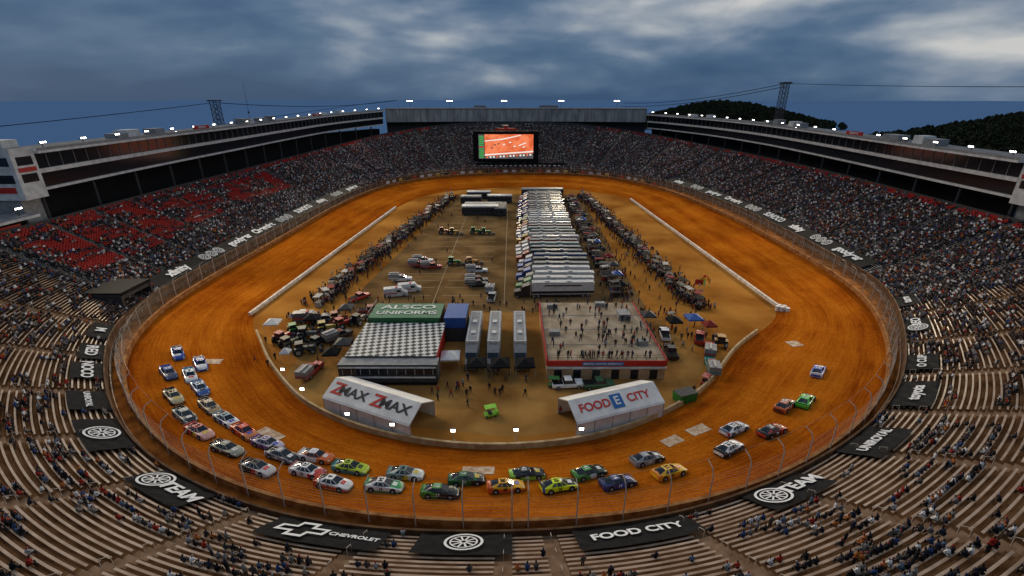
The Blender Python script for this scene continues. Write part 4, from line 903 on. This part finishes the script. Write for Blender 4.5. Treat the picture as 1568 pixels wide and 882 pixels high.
lt=MB(); lt.cyl((0,0,0),(0,0,2.0),.05,M_steel,seg=5)
for a in range(3): lt.cyl((0,0,.5),(.5*math.cos(a*2.1),.5*math.sin(a*2.1),0),.03,M_steel,seg=4)
lt.box((0,-.05,2.2),(.8,.25,.55),M_dark); lt.box((0,-.2,2.2),(.66,.06,.42),M_lampw); ltm=lt.data('portable_work_light')
for x,y in((-8.7,56.6),(.6,56.8),(-25.6,60.6),(-18,58),(-35.4,67.3),(-41.5,73.5),(10.3,57.0),(19.4,61.6)): place('portable_work_light',ltm,(x,y,.3),0)
mb=MB(); mb.box((-90.5,98,8.6),(12,9,.7),M_black); mb.box((-95.8,98,6.5),(.6,9,5),M_black); mb.box((-90.5,102.3,6.3),(12,.5,4.6),M_dark); mb.box((-90.5,93.7,6.3),(12,.5,4.6),M_dark); mb.box((-84.8,98,7.9),(.3,9.4,1.0),M_dark)
mb.obj('tunnel_entrance')
# ------------------------------------------------------------------ world
w=bpy.data.worlds.new('World'); scene.world=w; w.use_nodes=True; nt=w.node_tree; L=nt.links.new; bgd=nt.nodes['Background']
sky=nt.nodes.new('ShaderNodeTexSky'); sky.sky_type='NISHITA'; sky.sun_disc=False; sky.sun_elevation=math.radians(40); sky.sun_rotation=math.radians(-50)
tc=nt.nodes.new('ShaderNodeTexCoord')
def noise(scale,vec,det,dist,rot=.08,rough=.5,loc=(0,0,0)):
    mp=nt.nodes.new('ShaderNodeMapping'); mp.inputs['Scale'].default_value=vec; mp.inputs['Rotation'].default_value=(0,rot,0); mp.inputs['Location'].default_value=loc; L(tc.outputs['Generated'],mp.inputs[0])
    q=nt.nodes.new('ShaderNodeTexNoise'); q.inputs['Scale'].default_value=scale; q.inputs['Detail'].default_value=det; q.inputs['Roughness'].default_value=rough; q.inputs['Distortion'].default_value=dist; L(mp.outputs[0],q.inputs['Vector']); return q.outputs['Fac']
def M2(op,a,b,c=None):
    q=nt.nodes.new('ShaderNodeMath'); q.operation=op
    for i,v in enumerate((a,b,c)):
        if v is None: continue
        if isinstance(v,(int,float)): q.inputs[i].default_value=v
        else: L(v,q.inputs[i])
    return q.outputs[0]
sep=nt.nodes.new('ShaderNodeSeparateXYZ'); L(tc.outputs['Generated'],sep.inputs[0])
nA=noise(1.3,(2.0,2.0,7),3,.2,.15,loc=(3.1,0,.4)); nB=noise(2.6,(2.0,2.0,6),8,.15,-.1,.52)
s=M2('MULTIPLY_ADD',nB,.42,M2('MULTIPLY',nA,.78)); s=M2('MULTIPLY_ADD',sep.outputs['X'],.09,s)
mz=nt.nodes.new('ShaderNodeMapRange'); mz.inputs[1].default_value=0; mz.inputs[2].default_value=.12; mz.inputs[3].default_value=-.12; mz.inputs[4].default_value=.04; L(sep.outputs['Z'],mz.inputs[0])
s=M2('ADD',s,mz.outputs[0])
r=nt.nodes.new('ShaderNodeValToRGB'); e=r.color_ramp.elements; e[0].position=.42; e[0].color=(.030,.075,.155,1); e[1].position=.80; e[1].color=(.56,.56,.55,1)
for p_,c in((.52,(.052,.105,.195)),(.59,(.085,.145,.235)),(.65,(.16,.215,.30)),(.72,(.31,.35,.40))): q=e.new(p_); q.color=(*c,1)
L(s,r.inputs[0])
mul=nt.nodes.new('ShaderNodeMapRange'); mul.inputs[1].default_value=.2; mul.inputs[2].default_value=1; mul.inputs[3].default_value=1; mul.inputs[4].default_value=1.5; L(sep.outputs['Z'],mul.inputs[0])
vm=nt.nodes.new('ShaderNodeVectorMath'); vm.operation='SCALE'; L(r.outputs[0],vm.inputs[0]); L(mul.outputs[0],vm.inputs['Scale'])
ns=nt.nodes.new('ShaderNodeVectorMath'); ns.operation='SCALE'; ns.inputs['Scale'].default_value=.003; L(sky.outputs[0],ns.inputs[0])
va=nt.nodes.new('ShaderNodeVectorMath'); L(vm.outputs[0],va.inputs[0]); L(ns.outputs[0],va.inputs[1]); L(va.outputs[0],bgd.inputs['Color']); bgd.inputs['Strength'].default_value=1
sl=bpy.data.lights.new('sun','SUN'); sl.energy=.85; sl.angle=math.radians(25); sl.color=(1,.84,.62); so=bpy.data.objects.new('sun',sl); COL.objects.link(so)
az=math.radians(-50); el=math.radians(40); dr=Vector((math.sin(az)*math.cos(el),math.cos(az)*math.cos(el),math.sin(el))); so.rotation_euler=dr.to_track_quat('Z','Y').to_euler()
# ------------------------------------------------------------------ camera
cam=bpy.data.cameras.new('camera'); cam.sensor_width=36; cam.lens=16.53; cam.clip_start=.5; cam.clip_end=30000
co=bpy.data.objects.new('camera',cam); COL.objects.link(co); co.location=(0,0,48); co.rotation_euler=(math.radians(90-22.01),0,0); scene.camera=co
scene.view_settings.view_transform='Standard'; scene.view_settings.look='None'; scene.view_settings.exposure=0
